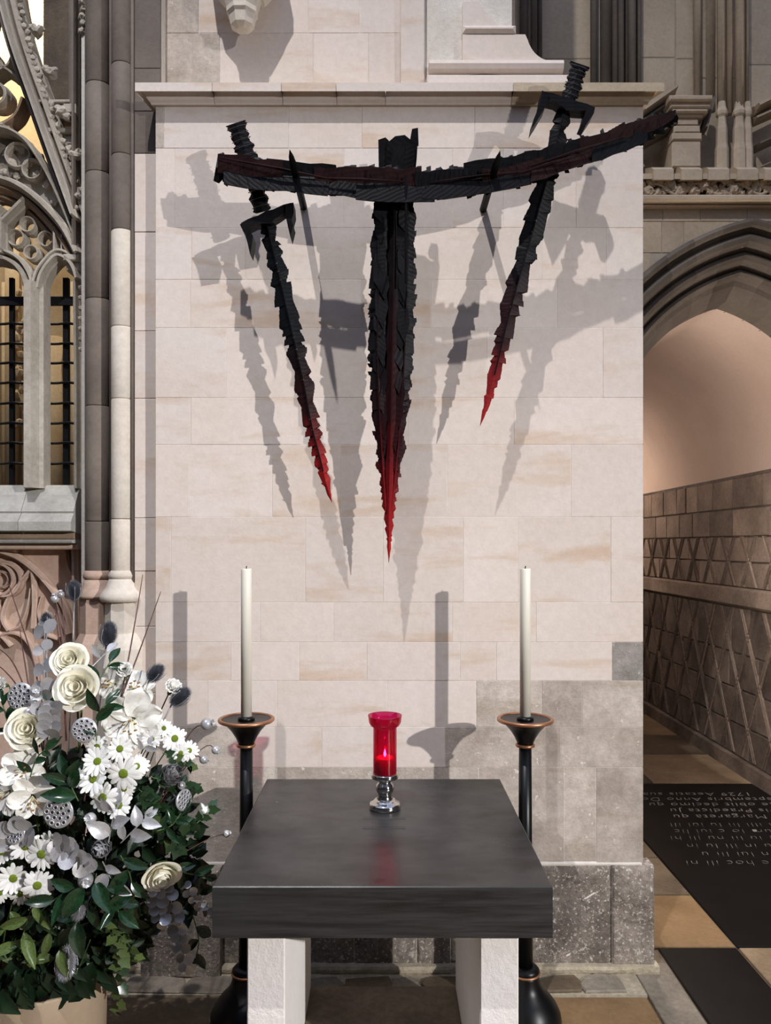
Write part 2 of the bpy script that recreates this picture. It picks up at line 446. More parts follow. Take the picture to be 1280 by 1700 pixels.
# cornice: moulded ledge along the top of the pier, in four stones
tr = thing('trim_2', 'moulded cream cornice ledge along the top of the stone pier', 'cornice', (0, YW, Z(176, YW)), kind='structure')
yc = YW - 0.058
zt, zb = Z(146, yc), Z(177, YW)
cprof = [(YW + 0.12, zb), (YW - 0.012, zb), (YW - 0.014, zb + 0.006), (YW - 0.022, zb + 0.014), (YW - 0.034, zb + 0.034), (YW - 0.05, zb + 0.046), (yc, zb + 0.056), (yc, zt - 0.012), (yc + 0.01, zt), (YW + 0.05, zt + 0.012), (YW + 0.12, zt + 0.012)]
cu_ = [236, 352, 467, 558, 640, 852, 1090]
for i in range(len(cu_) - 1):
    x0, x1 = X(cu_[i], yc) + 0.0008, X(cu_[i + 1], yc) - 0.0008
    V, Fc = xprism(cprof, x0, x1)
    n = len(cprof)
    # mitred returns at both ends: the ends slope in towards the wall below
    for q in range(n):
        back = max(0.0, cprof[q][0] - yc)
        if i == 0: V[q] = (XL - 0.058 + min(back, 0.058), V[q][1], V[q][2])
        if i == len(cu_) - 2: V[n + q] = (XR + 0.058 - min(back, 0.058), V[n + q][1], V[n + q][2])
    mk('cornice_stone', (V, Fc), brown if i == 5 else ash, tr)

# upper wall, set back above the cornice
YU = 3.02
up = mk('wall_upper', box(X(262, YU), X(850, YU), YU + 0.0018, 4.35, zt - 0.02, 5.6), mortar)
tag(up, 'pale upper stone wall set back above the cornice', 'wall', kind='structure')
for va, vb, js in ((-330, -120, [420, 590]), (-120, 55, [330, 512, 597]), (55, 160, [320, 365, 520, 612])):
    uu = [262] + js + [665]
    for i in range(len(uu) - 1):
        mk('stone_block', cbox(X(uu[i], YU) + jt, X(uu[i + 1], YU) - jt, YU + rng.uniform(-0.001, 0.001), YU + 0.05, Z(vb, YU) + jt, Z(va, YU) - jt, 0.0016), ash if uu[i] > 320 else ash_low, up)
for va, vb in ((-330, -60), (-60, 160)):
    mk('pilaster_block', cbox(X(665, 2.99), X(705, 2.99), 2.99, YU + 0.05, Z(vb, 2.99) + jt, Z(va, 2.99) - jt, 0.003), ash, up)
    mk('pilaster_block', cbox(X(706, 3.05), X(720, 3.05), 3.07, YU + 0.09, Z(vb, 3.07) + jt, Z(va, 3.07) - jt, 0.002), ash, up)
    mk('pilaster_block', cbox(X(720, 3.05), X(766, 3.05), 3.03, YU + 0.09, Z(vb, 3.03) + jt, Z(va, 3.03) - jt, 0.002), ash, up)
    mk('pilaster_block', cbox(X(767, 3.05), X(792, 3.05), 3.06, YU + 0.09, Z(vb, 3.06) + jt, Z(va, 3.06) - jt, 0.002), ash, up)
# column base standing on the ledge
CY = 3.32
cb = thing('trim_3', 'pale bell shaped column base standing on the cornice ledge', 'column base', (X(785, CY), CY, zt), kind='structure')
zz = lambda v: Z(v, CY - 0.25)
cxb = X(772, CY)
YF = 2.985
def zz(v): return Z(v, YF)
mk('plinth', cbox(X(709, YF - 0.03), X(948, YF - 0.03), YF - 0.03, 3.5, zt - 0.01, Z(123, YF - 0.03), 0.006), ash, cb)
tp = [(YF + 0.3, zz(122)), (YF - 0.005, zz(122)), (YF - 0.020, zz(119)), (YF - 0.027, zz(112)), (YF - 0.020, zz(105)), (YF - 0.005, zz(102)), (YF + 0.3, zz(102))]
mk('torus', xprism(tp, X(712, YF), X(934, YF)), ash, cb)
mk('torus_end', lathe([(0.30, zz(122)), (0.320, zz(117)), (0.326, zz(112)), (0.320, zz(107)), (0.30, zz(102))], X(934, YF) - 0.30, YF + 0.302, 40), ash, cb, True)
bell = smooth_path([(X(u, YF), zz(v)) for u, v in ((922, 103), (902, 98), (888, 88), (880, 76), (876, 66), (872, 57))], 5)
mk('bell', plate([(X(768, YF), zz(103))] + [(p[0], p[1]) for p in bell] + [(X(768, YF), zz(57))], YF, 3.45), ash, cb)
mk('upper_ring', cbox(X(768, YF - 0.01), X(857, YF - 0.01), YF - 0.012, 3.4, zz(56), zz(43), 0.012), ash, cb)
mk('shaft_foot', plate([(X(768, YF + 0.01), zz(43)), (X(832, YF + 0.01), zz(43)), (X(812, YF + 0.01), zz(24)), (X(800, YF + 0.01), zz(10)), (X(796, YF + 0.01), zz(0)), (X(768, YF + 0.01), zz(0))], YF + 0.01, 3.3), ash, cb)
mk('shaft', lathe([(0.10, zz(43)), (0.10, zz(-330))], X(815, 3.16), 3.16, 8, PI / 8), brown, cb)

# corbel bracket above the left part of the ledge
CB = 2.86
co = thing('trim_4', 'small faceted cream corbel on the upper wall at the picture top', 'corbel', (X(398, CB), CB, Z(36, CB)), kind='structure')
zc = lambda v: Z(v, CB)
mk('pendant', lathe([(0.022, zc(36)), (0.045, zc(30)), (0.052, zc(14)), (0.060, zc(10)), (0.060, zc(2)), (0.075, zc(-20))], X(398, CB), CB + 0.05, 8, PI / 8), shaft_cream, co)
mk('shelf', lathe([(0.085, zc(-20)), (0.12, zc(-40)), (0.14, zc(-75)), (0.155, zc(-80)), (0.155, zc(-105))], X(398, CB), CB + 0.07, 8, PI / 8), shaft_cream, co)

# ------------------------------------------------------------------ shafts of the respond left of the pier
def shaft(nm, label, uc, yc, r, joints, mats, prof_base, prof_mat, seg=28):
    t = thing(nm, label, 'shaft', (X(uc, yc), yc, 0), kind='structure')
    xc = X(uc, yc)
    for i in range(len(joints) - 1):
        mk('drum', lathe([(r - 0.0015, Z(joints[i + 1], yc) + 0.001), (r, Z(joints[i + 1], yc) + 0.004), (r, Z(joints[i], yc) - 0.004), (r - 0.0015, Z(joints[i], yc) - 0.001)], xc, yc, seg), mats[i], t, True)
    for nme, pr, sg in prof_base:
        mk(nme, lathe([(rr, Z(v, yc)) for rr, v in pr], xc, yc, sg, PI / 8), prof_mat, t, sg > 8)
    return t
YB = 2.985
shaft('trim_5', 'rounded stone shaft beside the pier, weathered above and cream below', 204, YB, 0.043, [-300, 112, 262, 386, 545, 664, 862, 948], [shaft_grey, shaft_grey, shaft_grey, shaft_cream, shaft_cream, shaft_cream, shaft_cream],
      [('base_roll', [(0.040, 962), (0.052, 960), (0.054, 955), (0.050, 950), (0.044, 947)], 28), ('base_bell', [(0.078, 998), (0.085, 994), (0.085, 988), (0.076, 982), (0.062, 974), (0.054, 964), (0.050, 960)], 28),
       ('plinth', [(0.066, 1052), (0.066, 1004), (0.060, 998)], 8), ('lower_plinth', [(0.095, 1440), (0.095, 1075), (0.085, 1062), (0.07, 1050)], 8)], shaft_cream)
YA = 3.06
shaft('trim_6', 'brown grey stone shaft between the traceried window and the cream shaft', 164, YA, 0.050, [-300, 145, 292, 500, 676, 866, 948], [shaft_grey] * 6,
      [('base_roll', [(0.046, 962), (0.058, 960), (0.060, 955), (0.056, 950), (0.050, 947)], 28), ('base_bell', [(0.078, 992), (0.08, 988), (0.072, 980), (0.06, 970), (0.056, 962)], 28),
       ('plinth', [(0.07, 1052), (0.07, 1000), (0.066, 992)], 8), ('lower_plinth', [(0.1, 1440), (0.1, 1080), (0.09, 1066), (0.07, 1050)], 8)], pink)
# flat strips between shaft and pier
st = mk('wall_left', join(box(X(225, 2.96), XL + 0.004, 2.964, 3.3, 0, 5.6), box(X(140, 3.1), X(228, 3.1), 3.07, 3.35, 0, 5.6)), mortar)
tag(st, 'narrow stone strip between the rounded shaft and the pier', 'wall', kind='structure')
sj = [-300, -60, 115, 186, 256, 386, 550, 662, 860, 948, 1040, 1150, 1290, 1440, 1650]
for i in range(len(sj) - 1):
    m = shaft_grey if sj[i + 1] <= 256 else ash
    mk('stone_block', cbox(X(224, 2.96), XL + 0.003, 2.955 + rng.uniform(-0.001, 0.001), 3.0, Z(sj[i + 1], 2.96) + jt, Z(sj[i], 2.96) - jt, 0.002), m, st)
    mk('stone_block', cbox(X(141, 3.07), X(228, 3.07), 3.065, 3.1, Z(sj[i + 1], 3.07) + jt, Z(sj[i], 3.07) - jt, 0.002), shaft_grey if i < 9 else pink, st)
mk('roll', lathe([(0.011, 0.3), (0.011, 5.5)], X(186, 3.03), 3.03, 14), shaft_grey, st, True)
mk('roll', lathe([(0.008, 0.3), (0.008, 5.5)], X(220, 2.965), 2.965, 14), shaft_grey, st, True)
# stepped foot of the pier behind the flowers
for x0, x1, y0, y1, z0, z1 in ((X(232, 2.84), X(364, 2.84), 2.84, 2.90, 0.0, 0.40),):
    mk('plinth_stone', cbox(x0, x1, y0, y1, z0, z1, 0.01), base_rough, st)

# ------------------------------------------------------------------ traceried stone screen at the far left
YS = 3.16
wn = thing('window_1', 'carved grey stone screen with pointed tracery and leafy gable', 'window', (X(64, YS), YS, 0), kind='structure')
mk('mullion', rib([(64, 812), (64, 640), (64, 478)], YS, 33, 0.10), screen, wn)
for path, w, d, m in (
    ([(55, 486), (50, 466), (38, 449), (20, 438), (0, 434), (-20, 438)], 13, 0.07, screen),
    ([(73, 486), (78, 466), (88, 448), (104, 433), (120, 438), (131, 452), (137, 470)], 12, 0.07, screen),
    ([(64, 480), (56, 458), (40, 436), (18, 424), (0, 420), (-20, 424)], 9, 0.06, screen),
    ([(64, 480), (70, 458), (84, 438), (100, 424), (118, 426), (132, 440)], 9, 0.06, screen)):
    mk('light_head', rib(path, YS, w, d, 4), m, wn)
for path, w, d in (([(12, 428), (12, 376), (50, 338)], 13, 0.06), ([(12, 376), (-14, 350)], 12, 0.06), ([(98, 428), (98, 384)], 9, 0.05), ([(110, 428), (110, 396)], 5, 0.05)):
    mk('tracery_bar', rib(path, YS, w, d), screen, wn)
def arc(cu, cv, r, a0, a1, n=16): return [(cu + r * math.cos(math.radians(a0 + (a1 - a0) * i / n)), cv - r * math.sin(math.radians(a0 + (a1 - a0) * i / n))) for i in range(n + 1)]
for cu2, cv2, r in ((33, 400, 13), (52, 378, 12), (82, 402, 12), (58, 424, 11)):
    mk('cusp_ring', rib(arc(cu2, cv2, r, 0, 337.5, 15), YS + 0.02, 5, 0.04, 0, True), screen, wn)
mk('arch_roll', rib([(-20, 300), (0, 302), (30, 311), (60, 330), (90, 358), (114, 388), (134, 426)], YS - 0.03, 14, 0.06, 4), screen, wn)
mk('arch_hollow', rib([(-20, 314), (0, 316), (28, 324), (56, 343), (84, 371), (106, 400), (124, 432)], YS, 14, 0.05, 4), screen_brown, wn)
mk('arch_soffit', rib([(-20, 328), (0, 330), (26, 338), (52, 356), (78, 383), (100, 410), (116, 436)], YS + 0.03, 13, 0.04, 4), screen_brown, wn)
gp = [(4, -30), (16, 20), (30, 75), (46, 125), (64, 175), (86, 238), (110, 305), (134, 372)]
mk('gable_roll', rib(gp, YS - 0.03, 9, 0.10, 4), screen, wn)
mk('gable_hollow', rib([(u - 9, v + 3) for u, v in gp], YS, 11, 0.06, 4), shaft_grey, wn)
mk('gable_band', rib([(u + 16, v - 4) for u, v in gp], YS, 22, 0.06, 4), screen, wn)
mk('gable_hood', rib([(-20, 220), (0, 222), (28, 228), (54, 246), (78, 280), (100, 322), (120, 368), (134, 404)], YS, 9, 0.07, 4), screen, wn)
mk('spandrel_panel', plate([(X(u, YS), Z(v, YS)) for u, v in ((-30, 225), (30, 228), (60, 250), (90, 300), (128, 410), (110, 385), (80, 350), (50, 325), (20, 308), (-30, 300))], YS + 0.01, YS + 0.05), screen, wn)
cr = random.Random(5)
k = 0
def gpos(t):
    q = smooth_path([Vector(p) for p in gp], 10); return q[min(int(t * (len(q) - 1)), len(q) - 1)]
for i in range(34):                      # small leaf carving along the gable band
    p = gpos((i + 0.5) / 34); c = P(p[0] + 17 + cr.uniform(-4, 4), p[1] - 4, YS - 0.055)
    mk('carved_leaf', lump(c, S(5.5, YS), i, 1, 0.5, (1, 0.7, 1)), screen, wn)
for i, (u, v, r) in enumerate(((62, 52, 11), (55, 46, 7), (68, 47, 6), (84, 122, 10), (76, 115, 7), (90, 116, 6), (104, 186, 11), (112, 194, 8), (96, 180, 7), (124, 258, 10), (116, 248, 7), (130, 252, 6), (129, 325, 6), (126, 345, 5))):
    mk('crocket', lump(P(u, v, YS - 0.07), S(r, YS), 40 + i, 2, 0.55, (1, 0.9, 0.85), 2.8), screen, wn)
for i, (u, v, r) in enumerate(((35, 245, 9), (48, 268, 9), (66, 262, 7), (40, 285, 7), (62, 292, 8), (78, 308, 7), (20, 270, 8), (28, 292, 6), (90, 335, 6), (10, 255, 6), (52, 245, 6), (6, 285, 6))):
    mk('spandrel_leaf', lump(P(u, v, YS - 0.005), S(r, YS), 70 + i, 2, 0.6, (1, 0.5, 1), 2.6), screen, wn)
for i, (cu2, cv2, r) in enumerate(((34, 262, 20), (58, 285, 16))):
    mk('spandrel_ring', rib(arc(cu2, cv2, r, 0, 345, 23), YS, 5, 0.03, 0, True), screen, wn)
for path, w, d, m, nm in (([(131, 470), (133, 640), (133, 812)], 12, 0.05, screen, 'jamb'), ([(127, -40), (127, 190)], 19, 0.05, shaft_grey, 'side_pilaster'), ([(135, -40), (135, 420)], 9, 0.09, shaft_grey, 'side_roll')):
    mk(nm, rib(path, YS, w, d), m, wn)
for u0, u1, va, vb, d in ((72, 137, 176, 182, 0.05), (70, 137, 182, 200, 0.02), (86, 137, 222, 230, 0.05), (90, 137, 230, 246, 0.03), (118, 138, 190, 205, 0.08), (116, 140, 432, 442, 0.07), (118, 140, 442, 456, 0.05)):
    mk('ledge', cbox(X(u0, YS), X(u1, YS), YS - d, YS + 0.05, Z(vb, YS), Z(va, YS), 0.004), screen, wn)
for i in range(7):                       # little carved bosses on the jamb
    mk('jamb_boss', lump(P(134, 478 + i * 17, YS - 0.06), S(4.5, YS), 90 + i, 1, 0.5), screen, wn)
for i in range(5):
    mk('pilaster_leaf', lump(P(136 + (i % 2) * 3, 4 + i * 12, YS - 0.09), S(6, YS), 110 + i, 2, 0.6), screen, wn)
# head solid over the openings
mk('tympanum', plate([(X(u, YS), Z(v, YS)) for u, v in ((86, 205), (137, 205), (137, 372), (122, 340), (104, 290))], YS + 0.03, YS + 0.10), screen_brown, wn)
# inner slanting bars at the very corner of the picture
mk('inner_gable', rib([(-12, 60), (-2, 10), (4, -40)], YS + 0.10, 12, 0.06, 3), screen_brown, wn)
mk('inner_gable', rib([(-20, 150), (6, 128), (22, 118), (30, 100)], YS + 0.08, 9, 0.05, 3), screen, wn)
mk('inner_ring', rib(arc(2, 168, 17, 0, 345, 23), YS + 0.02, 8, 0.06, 0, True), screen, wn)
mk('inner_arch', rib([(-20, 222), (10, 216), (34, 200), (46, 172)], YS + 0.02, 12, 0.05, 4), screen_brown, wn)
# sill
sp = [(3.34, Z(806, 3.34)), (YS - 0.02, Z(806, YS)), (YS - 0.05, Z(822, YS - 0.05)), (YS - 0.052, Z(824, YS - 0.052)), (YS - 0.09, Z(849, YS - 0.09)), (YS - 0.086, Z(852, YS - 0.086)), (YS - 0.115, Z(866, YS - 0.115)), (YS - 0.115, Z(881, YS - 0.115)), (YS - 0.03, Z(886, YS)), (3.34, Z(886, 3.34))]
for a, b in ((-140, -40), (-40, 52), (52, 137)):
    mk('sill', xprism(sp, X(a, YS) + 0.001, X(b, YS) - 0.001), sill_grey, wn)
for va, vb, d, m in ((884, 896, 0.07, screen_brown), (896, 902, 0.09, sill_grey), (902, 912, 0.05, pink)):
    mk('string_moulding', cbox(X(-140, YS), X(136, YS), YS - d, YS + 0.1, Z(vb, YS), Z(va, YS), 0.006), m, wn)
# the half of the screen that lies beyond the picture edge, mirrored about its middle
def mirror_children(par, names_skip, u_axis, y):
    xm = X(u_axis, y); ox = ORG[par.name].x
    for ch in [c for c in par.children if c.name.split('.')[0] not in names_skip]:
        c = ch.copy(); COL.objects.link(c); c.parent = par
        c.scale = (-1, 1, 1); c.location = (2 * (xm - ox), 0, 0)
mirror_children(wn, ('sill', 'string_moulding'), -1, YS)
# iron grille
gr = thing('iron_grille', 'black wrought iron bars behind the grey stone mullion', 'grille', (X(64, 3.21), 3.21, Z(806, 3.21)))
YG = 3.205
for u, w in ((20, 7), (-22, 7), (-110, 9), (110, 9)):
    mk('upright_bar', box(X(u - w / 2, YG), X(u + w / 2, YG), YG - 0.008, YG + 0.010, Z(806, YG) - 0.01, Z(462, YG)), iron, gr)
mk('top_bar', box(X(-132, YG), X(132, YG), YG - 0.022, YG - 0.008, Z(509, YG), Z(495, YG)), iron, gr)
for v in (538, 571, 603, 636, 670, 703, 736, 770):
    pts = []
    for u in range(-130, 134, 6):
        b = max(math.exp(-((u - 20) / 9) ** 2), math.exp(-((u - 110) / 9) ** 2))
        pts.append(P(u, v - 1.5 * b, YG - 0.012 * b - 0.006))
    mk('cross_bar', tube(pts, 0.0055, 6), iron, gr)
# blind tracery panel below the sill
bt = mk('wall_screen_base', box(X(-155, 3.20), X(142, 3.20), 3.20, 3.5, 0, Z(890, 3.2)), pink)
tag(bt, 'pinkish stone base wall with blind tracery under the window sill', 'wall', kind='structure')
YP = 3.195
for path, w, d in (([(-20, 912), (0, 914), (35, 926), (68, 952), (96, 985), (112, 1012), (122, 1050)], 11, 0.04), ([(56, 944), (36, 968), (16, 996), (8, 1026), (18, 1046)], 9, 0.03), ([(57, 944), (60, 990), (58, 1042)], 9, 0.03),
                   ([(57, 944), (80, 970), (98, 1000), (106, 1030), (116, 1052)], 8, 0.03), ([(18, 1046), (36, 1038), (48, 1010), (54, 975)], 6, 0.02), ([(62, 1042), (78, 1052), (100, 1060)], 7, 0.03),
                   ([(-10, 1072), (10, 1052), (34, 1052), (52, 1068), (62, 1100), (64, 1160)], 8, 0.03), ([(72, 990), (66, 1015), (72, 1038), (86, 1040)], 5, 0.02), ([(112, 912), (116, 940), (126, 960)], 8, 0.03), ([(128, 905), (130, 1000), (132, 1080)], 10, 0.05)):
    mk('blind_rib', rib(path, YP, w, d, 5), pink, bt)
mk('blind_ring', rib(arc(0, 962, 27, 0, 345, 23), YP, 9, 0.035, 0, True), pink, bt)
mk('blind_ring', rib(arc(3, 962, 13, 0, 345, 23), YP, 5, 0.02, 0, True), pink, bt)
mirror_children(bt, (), -1, YS)
# chapel beyond the screen
ch = mk('wall_chapel', box(-4.2, -0.9, 5.6, 5.8, 0, 6.5), chapel)
tag(ch, 'golden lit carved stone wall seen through the screen', 'wall', kind='structure')
for u, v0, v1, w, y in ((20, 380, 800, 22, 5.5), (42, 460, 800, 10, 5.5), (68, 330, 480, 24, 4.2), (8, 470, 800, 10, 5.5), (128, 470, 800, 20, 5.5), (92, 560, 800, 24, 5.5), (-30, 200, 800, 30, 5.5)):
    mk('chapel_shaft', lathe([(S(w / 2, y), Z(v1, y) - 1.0), (S(w / 2, y), Z(v0, y))], X(u, y), y, 14), chapel, ch, True)
for i in range(40):
    mk('chapel_carving', lump(P(cr.uniform(24, 48), cr.uniform(465, 720), 5.45), S(cr.uniform(5, 9), 5.45), 130 + i, 1, 0.6, (1, 0.6, 1.2)), chapel, ch)
dk = mk('wall_niche', box(X(72, 3.7), X(150, 3.7), 3.7, 3.75, Z(215, 3.7), Z(-120, 3.7)), slab_brown)
tag(dk, 'dark recessed stone panel behind the leafy gable', 'wall', kind='structure')
mk('niche_return', box(-1.27, -1.0, 3.45, 5.6, 0, 5.6), slab_brown, dk)

# ------------------------------------------------------------------ right-hand wall with the arch and the passage
YR, YI = 4.0, 4.32
AXC, AZC, AOFF, RIN, ROUT = 1.885, 2.10, 0.25, 0.885, 1.20
def arch_pts(R, a_from=None, n=24, left=True):
    c = AXC + AOFF
    a1 = math.acos(AOFF / R)
    out = []
    for i in range(n + 1):
        a = a1 * i / n
        x = c - R * math.cos(a); z = AZC + R * math.sin(a)
        out.append((x if left else 2 * AXC - x, z))
    return out        # springing -> apex
XPL, XPR = AXC + AOFF - RIN, AXC - AOFF + RIN
zs = Z(338, YR)          # underside of the string course
rw = thing('wall_right', 'dark brown stone wall with a moulded pointed archway beside the pier', 'wall', (AXC, YR, 0), kind='structure')
# backing with the opening, cut as columns along the arch line
def spandrel(left):
    pts = arch_pts(ROUT - 0.015, n=24, left=left)
    V, Fc = [], []
    for x, z in pts: V += [(x, YR, z), (x, YR, zs)]
    for i in range(len(pts) - 1): Fc.append((2 * i, 2 * i + 2, 2 * i + 3, 2 * i + 1))
    return V, Fc
for left in (True, False):
    mk('spandrel_backing', spandrel(left), brown_joint, rw)
x_out = AXC + AOFF - ROUT - 0.02
mk('jamb_backing', box(0.6, x_out, YR, YR + 0.5, 0, zs), brown_joint, rw)
mk('jamb_backing', box(2 * AXC - x_out, 4.2, YR, YR + 0.5, 0, zs), brown_joint, rw)
mk('jamb_side', box(x_out, XPL, YR + 0.15, 4.6, 0, AZC), arch_dark, rw)
mk('jamb_side', box(XPR, 2 * AXC - x_out, YR + 0.15, 4.6, 0, AZC), arch_dark, rw)
# ashlar of the spandrel: clipped blocks
def clip_block(x0, x1, z0, z1):
    R = ROUT + 0.012
    def zin(x):
        c = AXC + AOFF if x <= AXC else AXC - AOFF
        d = R * R - (x - c) ** 2
        return AZC + math.sqrt(d) if d > 0 else 0
    n = 10; bot = []
    for i in range(n + 1):
        x = x0 + (x1 - x0) * i / n; bot.append((x, max(z0, zin(x))))
    bot = [(x, z) for x, z in bot if z < z1 - 0.004]
    if len(bot) < 2: return None
    poly = bot + [(bot[-1][0], z1), (bot[0][0], z1)]
    return plate(poly, YR - 0.003, YR + 0.004)
for va, vb, us in ((340, 368, [1040, 1100, 1162, 1240, 1310]), (368, 420, [1040, 1098, 1135, 1310]), (420, 480, [1030, 1080])):
    for i in range(len(us) - 1):
        gq = clip_block(X(us[i], YR) + 0.002, X(us[i + 1], YR) - 0.002, Z(vb, YR) + 0.002, Z(va, YR) - 0.002)
        if gq: mk('stone_block', gq, brown, rw)
# arch mouldings: one profile swept round, cut into voussoirs
prof = [(ROUT + 0.012, 3.985), (ROUT + 0.006, 3.955), (ROUT - 0.012, 3.945), (ROUT - 0.028, 3.955), (ROUT - 0.034, 3.99), (ROUT - 0.052, 4.005), (ROUT - 0.060, 3.99), (ROUT - 0.078, 3.975), (ROUT - 0.098, 3.985), (ROUT - 0.104, 4.02), (ROUT - 0.125, 4.06),
        (ROUT - 0.135, 4.04), (ROUT - 0.152, 4.03), (ROUT - 0.170, 4.045), (ROUT - 0.176, 4.085), (ROUT - 0.198, 4.12), (ROUT - 0.206, 4.095), (ROUT - 0.220, 4.09), (ROUT - 0.232, 4.11), (ROUT - 0.240, 4.16), (ROUT - 0.262, 4.175), (ROUT - 0.275, 4.20), (RIN + 0.020, 4.235), (RIN, 4.27), (RIN, 4.42), (RIN + 0.06, 4.42)]
ar = thing('trim_7', 'dark stone arch of stepped roll mouldings over the passage', 'arch', (AXC, YR, AZC), kind='structure')
NV = 10
for left in (True, False):
    for s in range(NV):
        V, Fc = [], []; n = 5; m = len(prof)
        for i in range(n + 1):
            t = (s + (i / n) * 0.995 + 0.0025) / NV
            for R, y in prof:
                a1 = math.acos(AOFF / R); a = a1 * t
                x = AXC + AOFF - R * math.cos(a); z = AZC + R * math.sin(a)
                if s == NV - 1 and i == n: x = AXC
                V.append((x if left else 2 * AXC - x, y, z))
        for i in range(n):
            for j in range(m - 1): Fc.append((i * m + j, i * m + j + 1, (i + 1) * m + j + 1, (i + 1) * m + j))
        Fc.append(tuple(range(m))); Fc.append(tuple(n * m + j for j in range(m - 1, -1, -1)))
        mk('voussoir', (V, Fc), arch_dark, ar)
for left in (True, False):
    xs = lambda R: (AXC + AOFF - R) if left else 2 * AXC - (AXC + AOFF - R)
    V = [(xs(R), y, z) for z in (0.0, AZC) for R, y in prof]; m = len(prof)
    mk('jamb_moulding', (V, [(j, j + 1, m + j + 1, m + j) for j in range(m - 1)]), arch_dark, ar)
# vault of the passage
V, Fc = [], []
prof2 = arch_pts(RIN, n=20) + arch_pts(RIN, n=20, left=False)[::-1][1:]
ys = [4.40, 5.2, 6.0, 7.0, 8.2]
for y in ys:
    for x, z in prof2: V.append((x, y, z))
m = len(prof2)
for i in range(len(ys) - 1):
    for j in range(m - 1): Fc.append((i * m + j, i * m + j + 1, (i + 1) * m + j + 1, (i + 1) * m + j))
vt = mk('ceiling', (V, Fc), plaster, None, True)
tag(vt, 'smooth plastered vault over the passage inside the arch', 'vault', kind='structure')
pr = mk('wall_passage', join(box(XPR, XPR + 0.3, 4.42, 8.2, 0, AZC + 0.02), box(XPL - 0.3, XPL, 4.42, 8.2, 0, AZC + 0.02), box(XPL - 0.3, XPR + 0.3, 8.2, 8.4, 0, 3.4)), passage_low)
tag(pr, 'dim passage wall of brown blocks scored with a diamond lattice', 'wall', kind='structure')
xw = XPR
def wblock(y0, y1, z0, z1, m):
    c = 0.006; d = 0.018 + rng.uniform(-0.004, 0.003)
    V = [(xw - d, y0 + c, z0 + c), (xw - d, y1 - c, z0 + c), (xw - d, y1 - c, z1 - c), (xw - d, y0 + c, z1 - c), (xw, y0, z0), (xw, y1, z0), (xw, y1, z1), (xw, y0, z1)]
    mk('wall_block', (V, [(0, 3, 2, 1), (0, 1, 5, 4), (1, 2, 6, 5), (2, 3, 7, 6), (3, 0, 4, 7), (4, 5, 6, 7)]), m, pr)
ZSC0, ZSC1 = 1.16, 1.30           # flat string course
for z0, z1, m, w in ((0.10, 0.33, passage_low, .42), (0.33, 0.58, passage_low, .36), (0.58, 0.83, passage_low, .40), (0.83, 1.16, passage_low, .37), (1.30, 1.48, passage, .40), (1.48, 1.66, passage, .36), (1.66, 1.86, passage, .30), (1.86, 2.08, passage, .26)):
    y = 4.27 + rng.uniform(-0.15, 0)
    while y < 8.1:
        ww = w * rng.uniform(0.75, 1.3)
        wblock(max(y, 4.27) + 0.003, min(y + ww, 8.18) - 0.003, z0 + 0.002, z1 - 0.002, m); y += ww
mk('string_course', (lambda y0, y1: join(([(xw - 0.02, y0, ZSC0), (xw - 0.02, y1, ZSC0), (xw - 0.045, y1, ZSC0 + 0.02), (xw - 0.045, y0, ZSC0 + 0.02), (xw - 0.045, y0, ZSC1 - 0.015), (xw - 0.045, y1, ZSC1 - 0.015), (xw - 0.02, y1, ZSC1), (xw - 0.02, y0, ZSC1)], [(0, 3, 2, 1), (3, 4, 5, 2), (4, 7, 6, 5)])))(4.42, 8.18), passage, pr)
mk('kerb', box(xw - 0.06, xw, 4.42, 8.18, 0, 0.10), passage_low, pr)
# diamond lattice of thin raised double fillets
def fillet(ya, za, yb, zb_):
    w = 0.006
    d = Vector((yb - ya, zb_ - za)).normalized(); nn = Vector((-d.y, d.x)) * w / 2
    for s in (-0.014, 0.014):
        V = []
        for xx2 in (xw - 0.010, xw - 0.028):
            for (y, z) in ((ya, za), (yb, zb_)):
                for q in (1, -1): V.append((xx2, y + nn.x * q * (1 if xx2 > xw - 0.02 else 0.5) + s, z + nn.y * q))
        mk('lattice_fillet', (V, [(0, 1, 3, 2), (4, 6, 7, 5), (0, 4, 5, 1), (2, 3, 7, 6), (0, 2, 6, 4), (1, 5, 7, 3)]), passage, pr)
def lattice(z0, z1, step, slope):
    run = (z1 - z0) / slope
    y = 4.45 - run
    while y < 8.1:
        for a, b in (((y, z0), (y + run, z1)), ((y, z1), (y + run, z0))):
            (ya, za), (yb, zb_) = a, b
            if yb < 4.5: continue
            if ya < 4.45: t = (4.45 - ya) / (yb - ya); za += (zb_ - za) * t; ya = 4.45
            if yb > 8.1: t = (8.1 - ya) / (yb - ya); zb_ = za + (zb_ - za) * t; yb = 8.1
            if yb - ya > 0.02: fillet(ya, za, yb, zb_)
        y += step
lattice(0.12, ZSC0 - 0.01, 0.32, 2.0)
lattice(ZSC1 + 0.01, 1.66, 0.32, 1.7)

